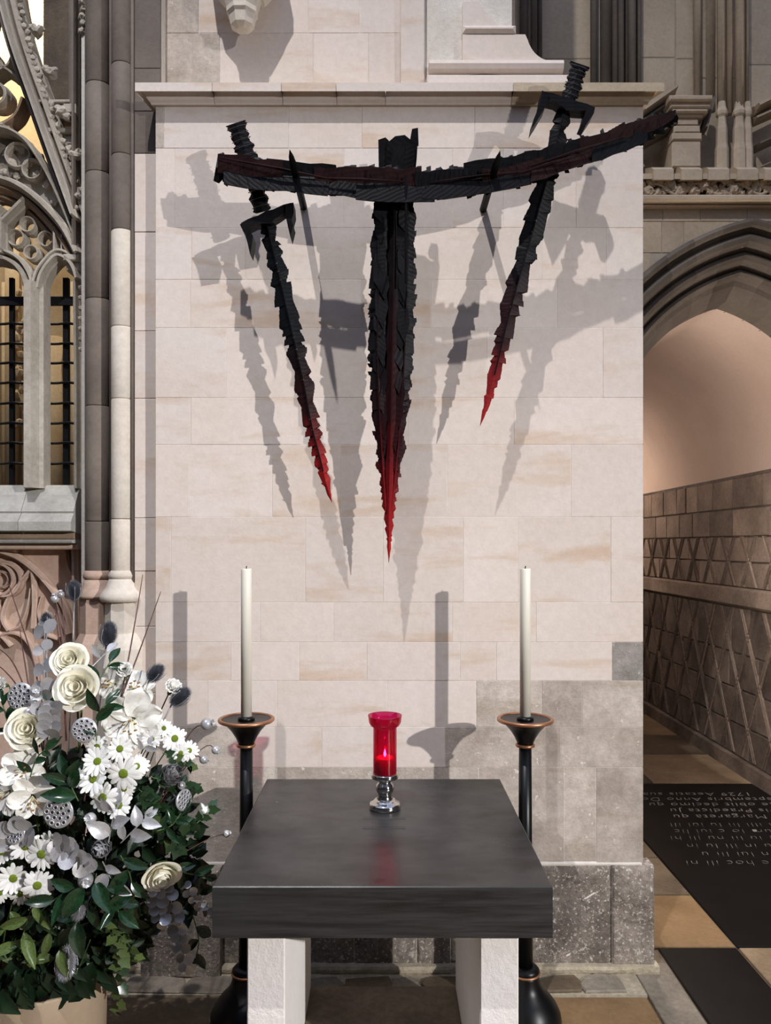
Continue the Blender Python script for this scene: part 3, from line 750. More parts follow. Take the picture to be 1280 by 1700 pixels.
# string course, carved frieze and crenellated ledge above the arch
fz = thing('trim_8', 'carved leafy frieze with small battlements above the archway', 'frieze', (AXC, YR, zs), kind='structure')
def zr(v, y=YR): return Z(v, y)
for va, vb, d in ((328, 338, 0.07), (338, 343, 0.03), (300, 329, 0.0)):
    yy = YR - d + (0.03 if d == 0 else 0)
    mk('string_roll' if d else 'frieze_ground', cbox(0.7, 4.2, yy, YR + 0.3, zr(vb, YR - 0.03), zr(va, YR - 0.03), 0.008 if d else 0.002), brown if d else arch_dark, fz)
kk = 0
x = X(1060, YR - 0.02)
while x < 2.35:
    u = U0 + x / (YR - 0.02) * F
    for q in range(3):
        mk('frieze_leaf', lump(Vector((x + rng.uniform(-0.015, 0.015), YR - 0.022, zr(315 + rng.uniform(-10, 10)))), S(rng.uniform(5, 8), YR), 200 + kk, 2, 0.7, (1, 0.9, 1), 2.8), brown, fz); kk += 1
    x += 0.026
stem = [P(u, 314 + 9 * math.sin(u / 11.0), YR - 0.03) for u in range(1050, 1320, 4)]
mk('frieze_stem', tube(stem, 0.008, 7), brown, fz, True)
mk('ledge', xprism([(YR + 0.3, zr(301)), (YR - 0.01, zr(301)), (YR - 0.06, zr(297, YR - 0.06)), (YR - 0.06, zr(288, YR - 0.06)), (YR + 0.02, zr(286)), (YR + 0.3, zr(286))], 0.7, 4.2), brown, fz)
for i, u in enumerate((1046, 1098, 1145, 1190, 1238, 1284)):
    x0, x1 = X(u - 14, YR - 0.07), X(u + 20, YR - 0.07)
    yq = YR - 0.075
    V, Fc = xprism([(YR + 0.05, zr(300)), (yq, zr(298, yq)), (yq, zr(281, yq)), (yq + 0.03, zr(273, yq)), (YR + 0.05, zr(272))], x0, x1)
    mk('merlon', (V, Fc), brown, fz)
# upper wall above the frieze
YQ = 4.15
uw = mk('wall_upper_right', box(0.40, 4.4, YQ + 0.004, YQ + 0.4, zr(300), 6.2), brown_joint)
tag(uw, 'brown upper wall with upright stone shafts above the frieze', 'wall', kind='structure')
for ua, ub, js in ((850, 982, [-420, -60, 98, 300]), (1062, 1122, [-420, -200, 96, 300]), (1122, 1152, [-420, -30, 98, 300]), (1240, 1310, [-420, -80, 108, 300]), (1152, 1240, [-420, -100, 130, 300])):
    for i in range(len(js) - 1):
        mk('stone_block', cbox(X(ua, YQ) + 0.003, X(ub, YQ) - 0.003, YQ + 0.0015, YQ + 0.03, Z(js[i + 1], YQ) + 0.003, Z(js[i], YQ) - 0.003, 0.003), brown, uw)
def rolls(parent, lst, v0, v1, m):
    for u, w, y in lst:
        mk('upright_roll', lathe([(S(w / 2, y), Z(v1, y)), (S(w / 2, y), Z(v0, y))], X(u, y), y, 16), m, parent, True)
rolls(uw, [(986, 12, 4.12), (1006, 22, 4.16), (1021, 10, 4.08), (1031, 10, 4.06), (1040, 8, 4.10), (1049, 13, 4.05), (1060, 9, 4.10), (870, 14, 4.12), (886, 10, 4.1), (896, 8, 4.12)], -420, 290, arch_dark)
rolls(uw, [(1158, 12, 4.12), (1176, 24, 4.18), (1197, 13, 4.03), (1211, 11, 4.06), (1228, 15, 4.02), (1239, 8, 4.08)], -420, 190, brown)
for uc, w0 in ((1198, 16), (1227, 18), (1241, 13)):          # shaft bases
    y = 4.02
    r0 = S(w0 / 2, y)
    mk('shaft_base', lathe([(r0 * 1.35, Z(290, y)), (r0 * 1.35, Z(250, y)), (r0 * 1.15, Z(240, y)), (r0 * 1.1, Z(215, y)), (r0 * 0.9, Z(205, y)), (r0 * 0.85, Z(196, y)), (r0 * 1.15, Z(192, y)), (r0 * 1.2, Z(187, y)), (r0 * 0.9, Z(180, y)), (r0 * 0.75, Z(170, y))], X(uc, y), y, 8, PI / 8), brown, uw)
# moulded pedestal block and sloping canopy mouldings
pdst = thing('trim_9', 'moulded brown stone pedestal on the frieze beside the pier', 'pedestal', (X(1150, 4.0), 4.0, zr(276)), kind='structure')
yq = 3.93
for ua, ub, va, vb, d in ((1112, 1184, 157, 166, 0.0), (1113, 1180, 166, 178, 0.02), (1116, 1176, 178, 186, 0.03), (1119, 1168, 186, 193, 0.045), (1122, 1160, 193, 208, 0.06), (1119, 1163, 208, 220, 0.05), (1116, 1166, 220, 232, 0.045), (1116, 1164, 232, 277, 0.055)):
    mk('moulded_course', cbox(X(ua, yq + d), X(ub, yq + d), yq + d, 4.2, Z(vb, yq + d), Z(va, yq + d), 0.006), brown, pdst)
cn = thing('trim_10', 'sloping stone canopy mouldings on either side of the pedestal', 'moulding', (X(1180, 4.0), 4.0, zr(280)), kind='structure')
for pth, w, d in (([(1060, 198), (1114, 160)], 9, 0.10), ([(1056, 214), (1114, 174)], 8, 0.07), ([(1062, 246), (1116, 216)], 7, 0.08), ([(1246, 190), (1310, 158)], 12, 0.10), ([(1246, 206), (1310, 178)], 9, 0.07), ([(1250, 250), (1310, 222)], 8, 0.08), ([(1180, 170), (1166, 220)], 8, 0.06)):
    mk('sloping_moulding', rib(pth, 4.06, w, d), brown if w > 8 else arch_dark, cn)

# ------------------------------------------------------------------ altar table
slate = None
def slate_mat():
    m, nt, b = new_mat('black_slate')
    tc = _n(nt, 'ShaderNodeTexCoord').outputs['Object']
    st_ = _noise(nt, _scaled(nt, tc, (1.2, 3.0, 22.0)), 3.0, 6, 0.65, 0.4)
    cl = _noise(nt, tc, 5.0, 5, 0.6)
    c = _mix(nt, _ramp(nt, st_, 0.38, 0.72), lin((33, 32, 31)), lin((63, 61, 60)))
    c = _mix(nt, _ramp(nt, cl, 0.4, 0.7, 0, 0.5), c, lin((52, 51, 52)))
    sp = _noise(nt, tc, 14, 2, 0.5)
    c = _mix(nt, _ramp(nt, sp, 0.76, 0.80, 0, 0.5), c, lin((170, 172, 178)))
    nt.links.new(c, b.inputs['Base Color'])
    nt.links.new(_ramp(nt, _noise(nt, tc, 7, 5, 0.6), 0.3, 0.7, 0.24, 0.42), b.inputs['Roughness'])
    b.inputs['Specular IOR Level'].default_value = 0.38
    return m
slate = slate_mat()
white_stone = stone('white_tooled_stone', (250, 246, 243), (244, 238, 233), 3, 0.9, 0.5, 0.03, fine=0.05, bscale=40)
TY0, TY1, TZ = 1.829, 2.672, 0.79
tx = X(635, TY0)
at = thing('altar_table', 'square altar table with thick black slate top on white stone legs', 'table', (tx, (TY0 + TY1) / 2, 0))
mk('tabletop', tbox(tx - 0.404, tx + 0.404, TY0, TY1, TZ - 0.122, TZ, 0.0025), slate, at)
def leg(x0, x1):
    return cbox(x0, x1, 1.90, 2.56, 0.0, TZ - 0.122, 0.003)
mk('leg', leg(X(410, 1.9), X(473, 1.9)), white_stone, at)
mk('leg', leg(X(797, 1.9), X(861, 1.9)), white_stone, at)
mk('base_slab', cbox(X(473, 1.9) + 0.001, X(797, 1.9) - 0.001, 1.98, 2.56, 0.0, 0.135, 0.004), slab_grey, at)
strip_m = plain('grey_strip', (50, 49, 50), 0.4, spec=0.4)
YT = 2.35
for i, v in enumerate((1358, 1374)):  # two thin grey strips lying flat on the slate top
    y = (EYE - TZ) * F / (v - V0)
    o = mk('thin_strip', tbox(X(602, y), X(673, y), y - 0.010, y + 0.010, TZ, TZ + 0.0008, 0.0002), strip_m)
    tag(o, ('faint thin strip on the slate top just in front of the red lamp', 'second faint thin strip on the slate top, nearer the table front')[i], 'tape', 'thin strips on the black table')

# ------------------------------------------------------------------ candlesticks and candles
black_paint = plain('black_lacquer', (8, 8, 9), 0.36, 0.0, spec=0.32)
copper = plain('copper_gilt', (186, 132, 98), 0.38, 0.75, var=0.1, scale=30)
wax = plain('ivory_wax', (236, 231, 216), 0.45, 0, sub=0.35, spec=0.4)
wick_m = plain('burnt_wick', (18, 15, 14), 0.9)
def candlestick(u, y, lab, lab2):
    x = X(u, y)
    t = thing('candlestick', lab, 'candlestick', (x, y, 0), 'black candlesticks either side of the table')
    mk('base', lathe([(0.118, 0.0), (0.120, 0.012), (0.117, 0.030), (0.106, 0.055), (0.085, 0.082), (0.062, 0.105), (0.050, 0.128), (0.046, 0.150), (0.046, 0.158)], x, y, 48), black_paint, t, True)
    mk('base_ring', ring(0.047, 0.0042, x, y, 0.161, 40), copper, t, True)
    mk('collar', lathe([(0.047, 0.163), (0.047, 0.172), (0.040, 0.180), (0.030, 0.184)], x, y, 40), black_paint, t, True)
    zn = Z(1237, y)
    mk('pole', lathe([(0.026, 0.18), (0.0235, 0.5), (0.021, zn + 0.001)], x, y, 32), black_paint, t, True)
    mk('neck_ring', ring(0.0275, 0.0055, x, y, zn, 40), copper, t, True)
    mk('cup', lathe([(0.024, zn), (0.028, zn + 0.010), (0.036, zn + 0.028), (0.050, zn + 0.050), (0.068, zn + 0.070), (0.086, zn + 0.082), (0.088, zn + 0.088), (0.082, zn + 0.089), (0.060, zn + 0.087), (0.030, zn + 0.085)], x, y, 48), black_paint, t, True)
    mk('rim', ring(0.0885, 0.0065, x, y, zn + 0.086, 56), copper, t, True)
    mk('socket', lathe([(0.028, zn + 0.084), (0.028, zn + 0.092), (0.024, zn + 0.097), (0.019, zn + 0.098)], x, y, 32), black_paint, t, True)
    zc0 = zn + 0.096; zc1 = Z(944, y)
    c = thing('altar_candle', lab2, 'candle', (x, y, zc0), 'ivory candles on the candlesticks')
    mk('candle_body', lathe([(0.0182, zc0), (0.0182, zc1 - 0.003), (0.0168, zc1), (0.006, zc1 - 0.002)], x, y, 32), wax, c, True)
    mk('wick', tube([(x, y, zc1 - 0.004), (x, y, zc1 + 0.004), (x + 0.001, y, zc1 + 0.009)], 0.0018, 6), wick_m, c)
candlestick(409, 2.60, 'black candlestick with copper rings beside the white flowers', 'tall unlit ivory candle beside the white flowers')
candlestick(872, 2.60, 'black candlestick with copper rings on the archway side of the table', 'tall unlit ivory candle on the archway side of the table')

# ------------------------------------------------------------------ red sanctuary lamp
chrome = plain('mercury_silver', (216, 213, 208), 0.10, 1.0, var=0.12, scale=60, bump=0.08)
def red_glass():
    m = bpy.data.materials.new('ruby_glass'); m.use_nodes = True
    nt = m.node_tree; nt.nodes.clear()
    out = _n(nt, 'ShaderNodeOutputMaterial'); tr_ = _n(nt, 'ShaderNodeBsdfTransparent'); gl = _n(nt, 'ShaderNodeBsdfGlossy'); mx = _n(nt, 'ShaderNodeMixShader')
    df = _n(nt, 'ShaderNodeBsdfDiffuse'); df.inputs['Color'].default_value = (*lin((190, 4, 66)), 1)
    tr_.inputs['Color'].default_value = (0.83, 0.10, 0.37, 1); gl.inputs['Roughness'].default_value = 0.03; gl.inputs['Color'].default_value = (1, 0.9, 0.9, 1)
    m2 = _n(nt, 'ShaderNodeMixShader'); m2.inputs[0].default_value = 0.09
    nt.links.new(tr_.outputs[0], m2.inputs[1]); nt.links.new(df.outputs[0], m2.inputs[2])
    fr = _n(nt, 'ShaderNodeLayerWeight'); fr.inputs[0].default_value = 0.25
    nt.links.new(_ramp(nt, fr.outputs['Facing'], 0.0, 1.0, 0.03, 0.45), mx.inputs[0]); nt.links.new(m2.outputs[0], mx.inputs[1]); nt.links.new(gl.outputs[0], mx.inputs[2])
    nt.links.new(mx.outputs[0], out.inputs[0])
    return m
ruby = red_glass()
LY = (EYE - TZ) * F / (1342 - V0)
lx = X(639, LY)
def zl(v): return Z(v, LY)
h = thing('candle_holder', 'turned silver pedestal holder under the red glass on the table', 'candle holder', (lx, LY, TZ))
mk('foot', lathe([(0.046, TZ), (0.0485, TZ + 0.004), (0.0485, TZ + 0.014), (0.045, TZ + 0.019), (0.038, TZ + 0.021), (0.034, TZ + 0.026), (0.030, TZ + 0.029), (0.026, TZ + 0.030)], lx, LY, 48), chrome, h, True)
z0 = TZ + 0.030
mk('stem', lathe([(0.026, z0), (0.024, z0 + 0.006), (0.021, z0 + 0.013), (0.022, z0 + 0.018), (0.026, z0 + 0.024), (0.0285, z0 + 0.033), (0.026, z0 + 0.043), (0.020, z0 + 0.050), (0.019, z0 + 0.055), (0.026, z0 + 0.062)], lx, LY, 48), chrome, h, True)
z1 = z0 + 0.062
mk('cup', lathe([(0.026, z1), (0.040, z1 + 0.002), (0.0415, z1 + 0.006), (0.0415, z1 + 0.016), (0.0395, z1 + 0.017), (0.0385, z1 + 0.008), (0.010, z1 + 0.006)], lx, LY, 48), chrome, h, True)
zg = z1 + 0.0085
zgt = zl(1187)
gl_prof = [(0.010, zg), (0.0355, zg), (0.0362, zg + 0.004), (0.0362, zgt - 0.040), (0.0375, zgt - 0.036), (0.044, zgt - 0.032), (0.0495, zgt - 0.022), (0.0515, zgt - 0.006), (0.0525, zgt), (0.0505, zgt - 0.001), (0.0478, zgt - 0.021), (0.043, zgt - 0.030), (0.0345, zgt - 0.037), (0.0340, zg + 0.006), (0.010, zg + 0.004)]
gls = mk('red_glass_lamp', lathe(gl_prof, lx, LY, 48), ruby, None, True)
tag(gls, 'tall ruby red glass cylinder with flared lip on silver holder', 'glass')
red_wax = plain('red_wax', (225, 60, 80), 0.5, sub=0.3)
pc = thing('pillar_candle', 'lit candle glowing inside the red glass', 'candle', (lx, LY, zg + 0.0065))
zf = zl(1258)
mk('candle_body', lathe([(0.031, zg + 0.0065), (0.031, zf), (0.028, zf + 0.002), (0.010, zf - 0.003)], lx, LY, 32), red_wax, pc, True)
mk('wick', tube([(lx, LY, zf - 0.004), (lx, LY, zf + 0.006)], 0.001, 5), wick_m, pc)
fm, nt, b = new_mat('candle_flame')
b.inputs['Base Color'].default_value = (1, 0.8, 0.5, 1); b.inputs['Emission Color'].default_value = (1.0, 0.72, 0.45, 1); b.inputs['Emission Strength'].default_value = 60
mk('flame', lathe([(0.0008, zf + 0.003), (0.0036, zf + 0.008), (0.0040, zf + 0.012), (0.0026, zf + 0.019), (0.0004, zf + 0.027)], lx, LY, 16), fm, pc, True)
lp = lamp('flame_glow', (lx, LY, zf + 0.02), 0.22, (1.0, 0.6, 0.35), 0.004)

# ------------------------------------------------------------------ sculpture of beam, blade and swords
def forged(name, ztop=None, zbot=None, zmid=None, base=(15, 15, 17), warm=(40, 20, 20), tip=(150, 34, 34), scratch=0.3):
    """near-black metal; painted dark red towards the tip when a height range is given"""
    m, nt, b = new_mat(name)
    pos = _n(nt, 'ShaderNodeNewGeometry').outputs['Position']
    tc = _n(nt, 'ShaderNodeTexCoord').outputs['Object']
    rnd = _n(nt, 'ShaderNodeObjectInfo').outputs['Random']
    c = _mix(nt, _ramp(nt, _noise(nt, tc, 18, 5, 0.6), 0.35, 0.7), lin(base), tuple(x * 1.9 for x in lin(base)))
    if ztop is not None:
        sx = _n(nt, 'ShaderNodeSeparateXYZ'); nt.links.new(pos, sx.inputs[0])
        ad = _n(nt, 'ShaderNodeMath', operation='MULTIPLY_ADD'); nt.links.new(_noise(nt, tc, 9, 4, 0.6), ad.inputs[0]); ad.inputs[1].default_value = 0.22
        nt.links.new(sx.outputs[2], ad.inputs[2])
        c = _mix(nt, _ramp(nt, ad.outputs[0], ztop + 0.11, zmid + 0.11, 0, 1), c, lin(warm))
        c = _mix(nt, _ramp(nt, ad.outputs[0], zmid + 0.11, zbot + 0.13, 0, 1), c, lin(tip))
    w = _n(nt, 'ShaderNodeTexWave'); w.wave_type = 'BANDS'; w.bands_direction = 'DIAGONAL'
    w.inputs['Scale'].default_value = 30; w.inputs['Distortion'].default_value = 3.0; w.inputs['Detail'].default_value = 4
    mp = _n(nt, 'ShaderNodeMapping'); nt.links.new(tc, mp.inputs['Vector'])
    cmb = _n(nt, 'ShaderNodeCombineXYZ'); mu = _n(nt, 'ShaderNodeMath', operation='MULTIPLY'); nt.links.new(rnd, mu.inputs[0]); mu.inputs[1].default_value = 2.2
    nt.links.new(mu.outputs[0], cmb.inputs[1]); nt.links.new(cmb.outputs[0], mp.inputs['Rotation'])
    nt.links.new(mp.outputs[0], w.inputs['Vector'])
    bp = _n(nt, 'ShaderNodeBump'); bp.inputs['Strength'].default_value = scratch * 0.4; bp.inputs['Distance'].default_value = 0.003
    nt.links.new(w.outputs['Fac'], bp.inputs['Height']); nt.links.new(bp.outputs[0], b.inputs['Normal'])
    nt.links.new(c, b.inputs['Base Color'])
    b.inputs['Roughness'].default_value = 0.42; b.inputs['Specular IOR Level'].default_value = 0.06
    return m
black_iron = forged('blackened_metal')
red_iron = forged('red_brown_metal', base=(33, 19, 19))
stud_m = plain('pale_solder', (190, 176, 165), 0.4, 0.6)
wire_m = plain('grip_wire', (92, 86, 84), 0.4, 0.7)
srng = random.Random(21)
def jag(n, amp):
    """saw-tooth edge offsets: straight runs that end in a sharp step, each tooth its own length"""
    out = []
    while len(out) < n:
        L = srng.choice([4, 5, 6, 7, 9, 12]); a = srng.uniform(0.25, 1.0) * amp; up = srng.random() < 0.65
        for q in range(L):
            t = q / (L - 1); out.append(a * ((t if up else 1 - t) * 1.6 - 1.0))
    return out[:n]
def blade(line, y0, y1, thick, amp, n=46, ridge=0.0):
    """jagged-edged blade: line [(u, v, half width px)] with depth going from y0 to y1; returns geometry and the ridge line"""
    q = smooth_path([Vector(p) for p in line], 12)
    idx = [int(i * (len(q) - 1) / (n - 1)) for i in range(n)]
    jl, jr = jag(n, amp), jag(n, amp)
    V, Fc, rl = [], [], []
    for k, i in enumerate(idx):
        p = q[i]; a = q[max(i - 1, 0)]; b_ = q[min(i + 1, len(q) - 1)]
        t = Vector((b_.x - a.x, b_.y - a.y)).normalized(); nn = Vector((t.y, -t.x))
        f = k / (n - 1); y = y0 + (y1 - y0) * f
        fade = min(1.0, p.z / 13.0) ** 1.3
        hl = max(0.3, p.z + jl[k] * fade); hr = max(0.3, p.z + jr[k] * fade)
        th = thick * min(1.0, p.z / 10.0) + 0.0012
        V.append(P(p.x + nn.x * hl, p.y + nn.y * hl, y)); V.append(P(p.x + nn.x * ridge, p.y + nn.y * ridge, y - th))
        V.append(P(p.x - nn.x * hr, p.y - nn.y * hr, y)); V.append(P(p.x + nn.x * ridge, p.y + nn.y * ridge, y + th))
        rl.append(P(p.x + nn.x * ridge, p.y + nn.y * ridge, y - th - 0.001))
    for k in range(n - 1):
        a = 4 * k; b_ = a + 4
        for j in range(4): Fc.append((a + j, a + (j + 1) % 4, b_ + (j + 1) % 4, b_ + j))
    Fc.append((3, 2, 1, 0)); Fc.append((4 * n - 4, 4 * n - 3, 4 * n - 2, 4 * n - 1))
    return (V, Fc), rl
def studs(parent, rl, fr, m):
    for f in fr:
        p = rl[int(f * (len(rl) - 1))]
        mk('stud', lump(p, 0.0034, f * 10, 1, 0.2), m, parent)
def shard(parent, pts, yf, th, m, tilt=(0.0, 0.0), name='shard'):
    """thin angular plate: pixel outline at depth yf, leaning by tilt (metres per px in u, v)"""
    cu2 = sum(p[0] for p in pts) / len(pts); cv2 = sum(p[1] for p in pts) / len(pts)
    n = len(pts); fr = []; bk = []
    for u, v in pts:
        y = yf + (u - cu2) * tilt[0] + (v - cv2) * tilt[1]
        fr.append(P(u, v, y)); bk.append(P(u, v, y) + Vector((0, th, 0)))
    V = fr + bk
    Fc = [tuple(range(n)), tuple(range(2 * n - 1, n - 1, -1))] + [(i, n + i, n + (i + 1) % n, (i + 1) % n) for i in range(n)]
    return mk(name, (V, Fc), m, parent)
# --- cross of beam and central blade
YX = 2.67
crs = thing('cross_sculpture', 'dark jagged metal cross of curved beam and long red tipped blade', 'sculpture', P(645, 932, 2.745))
bz = lambda v: Z(v, 2.70)
blade_m = forged('central_blade_metal', bz(600), bz(910), bz(760), base=(18, 18, 20), warm=(44, 18, 20), tip=(168, 40, 42), scratch=0.4)
core_m = forged('central_core_metal', bz(470), bz(900), bz(700), base=(22, 18, 19), warm=(50, 20, 22), tip=(160, 36, 40), scratch=0.3)
g1, rl1 = blade([(656, 300, 32), (654, 400, 34), (651, 500, 36), (649, 590, 36), (648, 670, 31), (647, 760, 22), (646, 830, 12), (646, 868, 7), (646, 900, 4), (645.5, 934, 0.3)], 2.70, 2.745, 0.014, 7, 220)
mk('blade', g1, blade_m, crs)
g2, rl2 = blade([(634, 320, 13), (630, 420, 14), (627, 520, 15), (627, 600, 14), (630, 680, 11), (635, 760, 7), (641, 850, 2)], 2.682, 2.728, 0.010, 6, 170)
b2 = mk('blade_layer', g2, blade_m, crs)
g3, rl3 = blade([(677, 320, 11), (676, 420, 14), (674, 520, 15), (671, 600, 14), (666, 680, 10), (659, 760, 7), (650, 850, 2)], 2.684, 2.728, 0.010, 6, 170)
mk('blade_layer', g3, blade_m, crs)
g4, rl4 = blade([(655, 320, 8), (654, 450, 8), (651, 600, 9), (649, 700, 8), (647, 800, 6), (646, 880, 2)], 2.672, 2.725, 0.012, 1.5, 60)
b4 = mk('blade_layer', g4, core_m, crs)
for (rl, r) in ((rl2, 0.0026), (rl3, 0.0022), (rl4, 0.0030)):
    mk('ridge_rod', tube([p + Vector((0, -0.002, 0)) for p in rl[::8]] + [rl[-1]], r, 6), core_m, crs)
studs(crs, rl2, (0.24, 0.27, 0.30, 0.44, 0.47, 0.50), stud_m); studs(crs, rl4, (0.06, 0.09, 0.42, 0.45, 0.52, 0.70), stud_m)
for k in range(26):                       # leaf-like plates layered over the blade
    v = 350 + k * 15.5 + srng.uniform(-6, 6)
    side = 1 if k % 2 else -1
    wmax = 34 if v < 600 else max(6, 34 - (v - 600) * 0.13)
    c = 651 + side * wmax * srng.uniform(0.35, 0.65) - (v - 350) * 0.012
    hw = srng.uniform(0.20, 0.34) * wmax; hh = srng.uniform(24, 46)
    pts = [(c - hw * 0.2, v - hh), (c + hw * srng.uniform(0.6, 1.0), v - hh * 0.4), (c + hw * 1.1, v + hh * 0.2), (c + hw * 0.3, v + hh), (c - hw * 0.9, v + hh * 0.45), (c - hw * 1.0, v - hh * 0.3)]
    shard(crs, pts, 2.668 + (v - 350) * 0.0001, 0.004, blade_m, (srng.uniform(-0.0006, 0.0006), srng.uniform(-0.00012, 0.00012)), 'leaf_plate')
# head of the upright above the beam
for pts, y, m in (([(629, 300), (628, 232), (640, 228), (646, 234), (650, 300)], 2.70, black_iron), ([(640, 300), (642, 238), (656, 226), (672, 224), (682, 232), (694, 226), (692, 262), (688, 300)], 2.685, black_iron),
                  ([(680, 236), (684, 214), (694, 212), (695, 240)], 2.692, black_iron), ([(648, 290), (652, 246), (668, 236), (676, 262), (672, 292)], 2.676, black_iron), ([(668, 292), (674, 240), (690, 240), (686, 292)], 2.672, black_iron)):
    shard(crs, pts, y, 0.012, m, (srng.uniform(-0.0004, 0.0004), 0.0002), 'head_plate')
# beam: a jagged curved body with plates layered on it
bl = [(358, 278, 24), (420, 288, 25), (520, 297, 23), (640, 304, 28), (740, 304, 26), (830, 290, 27), (910, 270, 24), (990, 243, 22), (1060, 220, 20), (1100, 202, 16), (1124, 190, 9)]
gb, rlb = blade(bl, 2.665, 2.655, 0.016, 7, 260)
mk('beam', gb, black_iron, crs)
def beam_at(u):
    for a, b_ in zip(bl, bl[1:]):
        if a[0] <= u <= b_[0]:
            t = (u - a[0]) / (b_[0] - a[0]); return a[1] + (b_[1] - a[1]) * t, a[2] + (b_[2] - a[2]) * t, (b_[1] - a[1]) / (b_[0] - a[0])
    return bl[-1][1], bl[-1][2], -0.4
def beam_plate(u0, u1, f0, f1, y, m, tilt, rag=4):
    """plate along the beam between fractions f0..f1 of its height (-1 top edge, 1 bottom edge)"""
    n = 5; top = []; bot = []
    for i in range(n + 1):
        u = u0 + (u1 - u0) * i / n; c, hh, s = beam_at(u)
        top.append((u + srng.uniform(-3, 3), c + f0 * hh + srng.uniform(-rag, rag) * (0.5 if i in (0, n) else 1)))
        bot.append((u + srng.uniform(-3, 3), c + f1 * hh + srng.uniform(-rag, rag) * 0.6))
    shard(crs, top + bot[::-1], y, 0.006, m, tilt, 'beam_plate')
for a in ((362, 470, -1.05, 0.3, 2.640, red_iron, (0, 0.0004)), (372, 545, 0.15, 1.0, 2.635, black_iron, (0, -0.0003)), (440, 560, -1.05, 0.1, 2.644, black_iron, (0, 0.0004)), (520, 640, -0.9, 0.2, 2.640, red_iron, (0, 0.0004)), (530, 610, 0.1, 0.95, 2.636, black_iron, (0, -0.0003)),
          (590, 720, 0.15, 1.18, 2.622, black_iron, (0, -0.0003)), (610, 700, -0.9, 0.2, 2.630, red_iron, (0, 0.0004)), (690, 790, -0.8, 0.4, 2.634, black_iron, (0.0002, 0.0006)), (700, 880, 0.2, 1.0, 2.624, black_iron, (0, -0.0003)), (770, 880, -1.05, 0.0, 2.640, black_iron, (0, 0.0004)),
          (800, 905, -0.5, 0.5, 2.628, red_iron, (0, 0.0004)), (860, 960, -1.0, 0.2, 2.636, black_iron, (0, 0.0004)), (880, 1000, 0.0, 1.0, 2.630, red_iron, (0, -0.0003)), (940, 1050, -1.0, 0.1, 2.632, red_iron, (0, 0.0004)), (985, 1075, 0.0, 1.1, 2.628, black_iron, (0, -0.0003)), (1030, 1120, -1.0, 0.4, 2.630, red_iron, (0, 0.0004))):
    beam_plate(*a)
for a, b_ in (((366, 262), (560, 300)), ((526, 296), (672, 302)), ((720, 302), (880, 284)), ((850, 292), (985, 250)), ((880, 276), (1040, 226))):
    mk('beam_ridge', tube([P(*a, 2.622), P((a[0] + b_[0]) / 2, (a[1] + b_[1]) / 2 - 1, 2.612), P(*b_, 2.622)], [0.002, 0.0055, 0.002], 5), red_iron, crs)
for i in range(34):                       # scored cross lines standing a little proud on the beam
    u = 385 + i * 21.5 + srng.uniform(-5, 5); c, hh, s = beam_at(u)
    dx = srng.uniform(8, 20) * srng.choice((1, 1, -1))
    mk('score_bead', tube([P(u - dx * 0.5, c - hh * 0.85, 2.630), P(u, c, 2.622), P(u + dx * 0.5, c + hh * 0.8, 2.624)], 0.0009, 4), black_iron, crs)
mk('hanging_rod', tube([P(674, 292, 2.618), P(674, 470, 2.64)], 0.0045, 6), black_iron, crs)

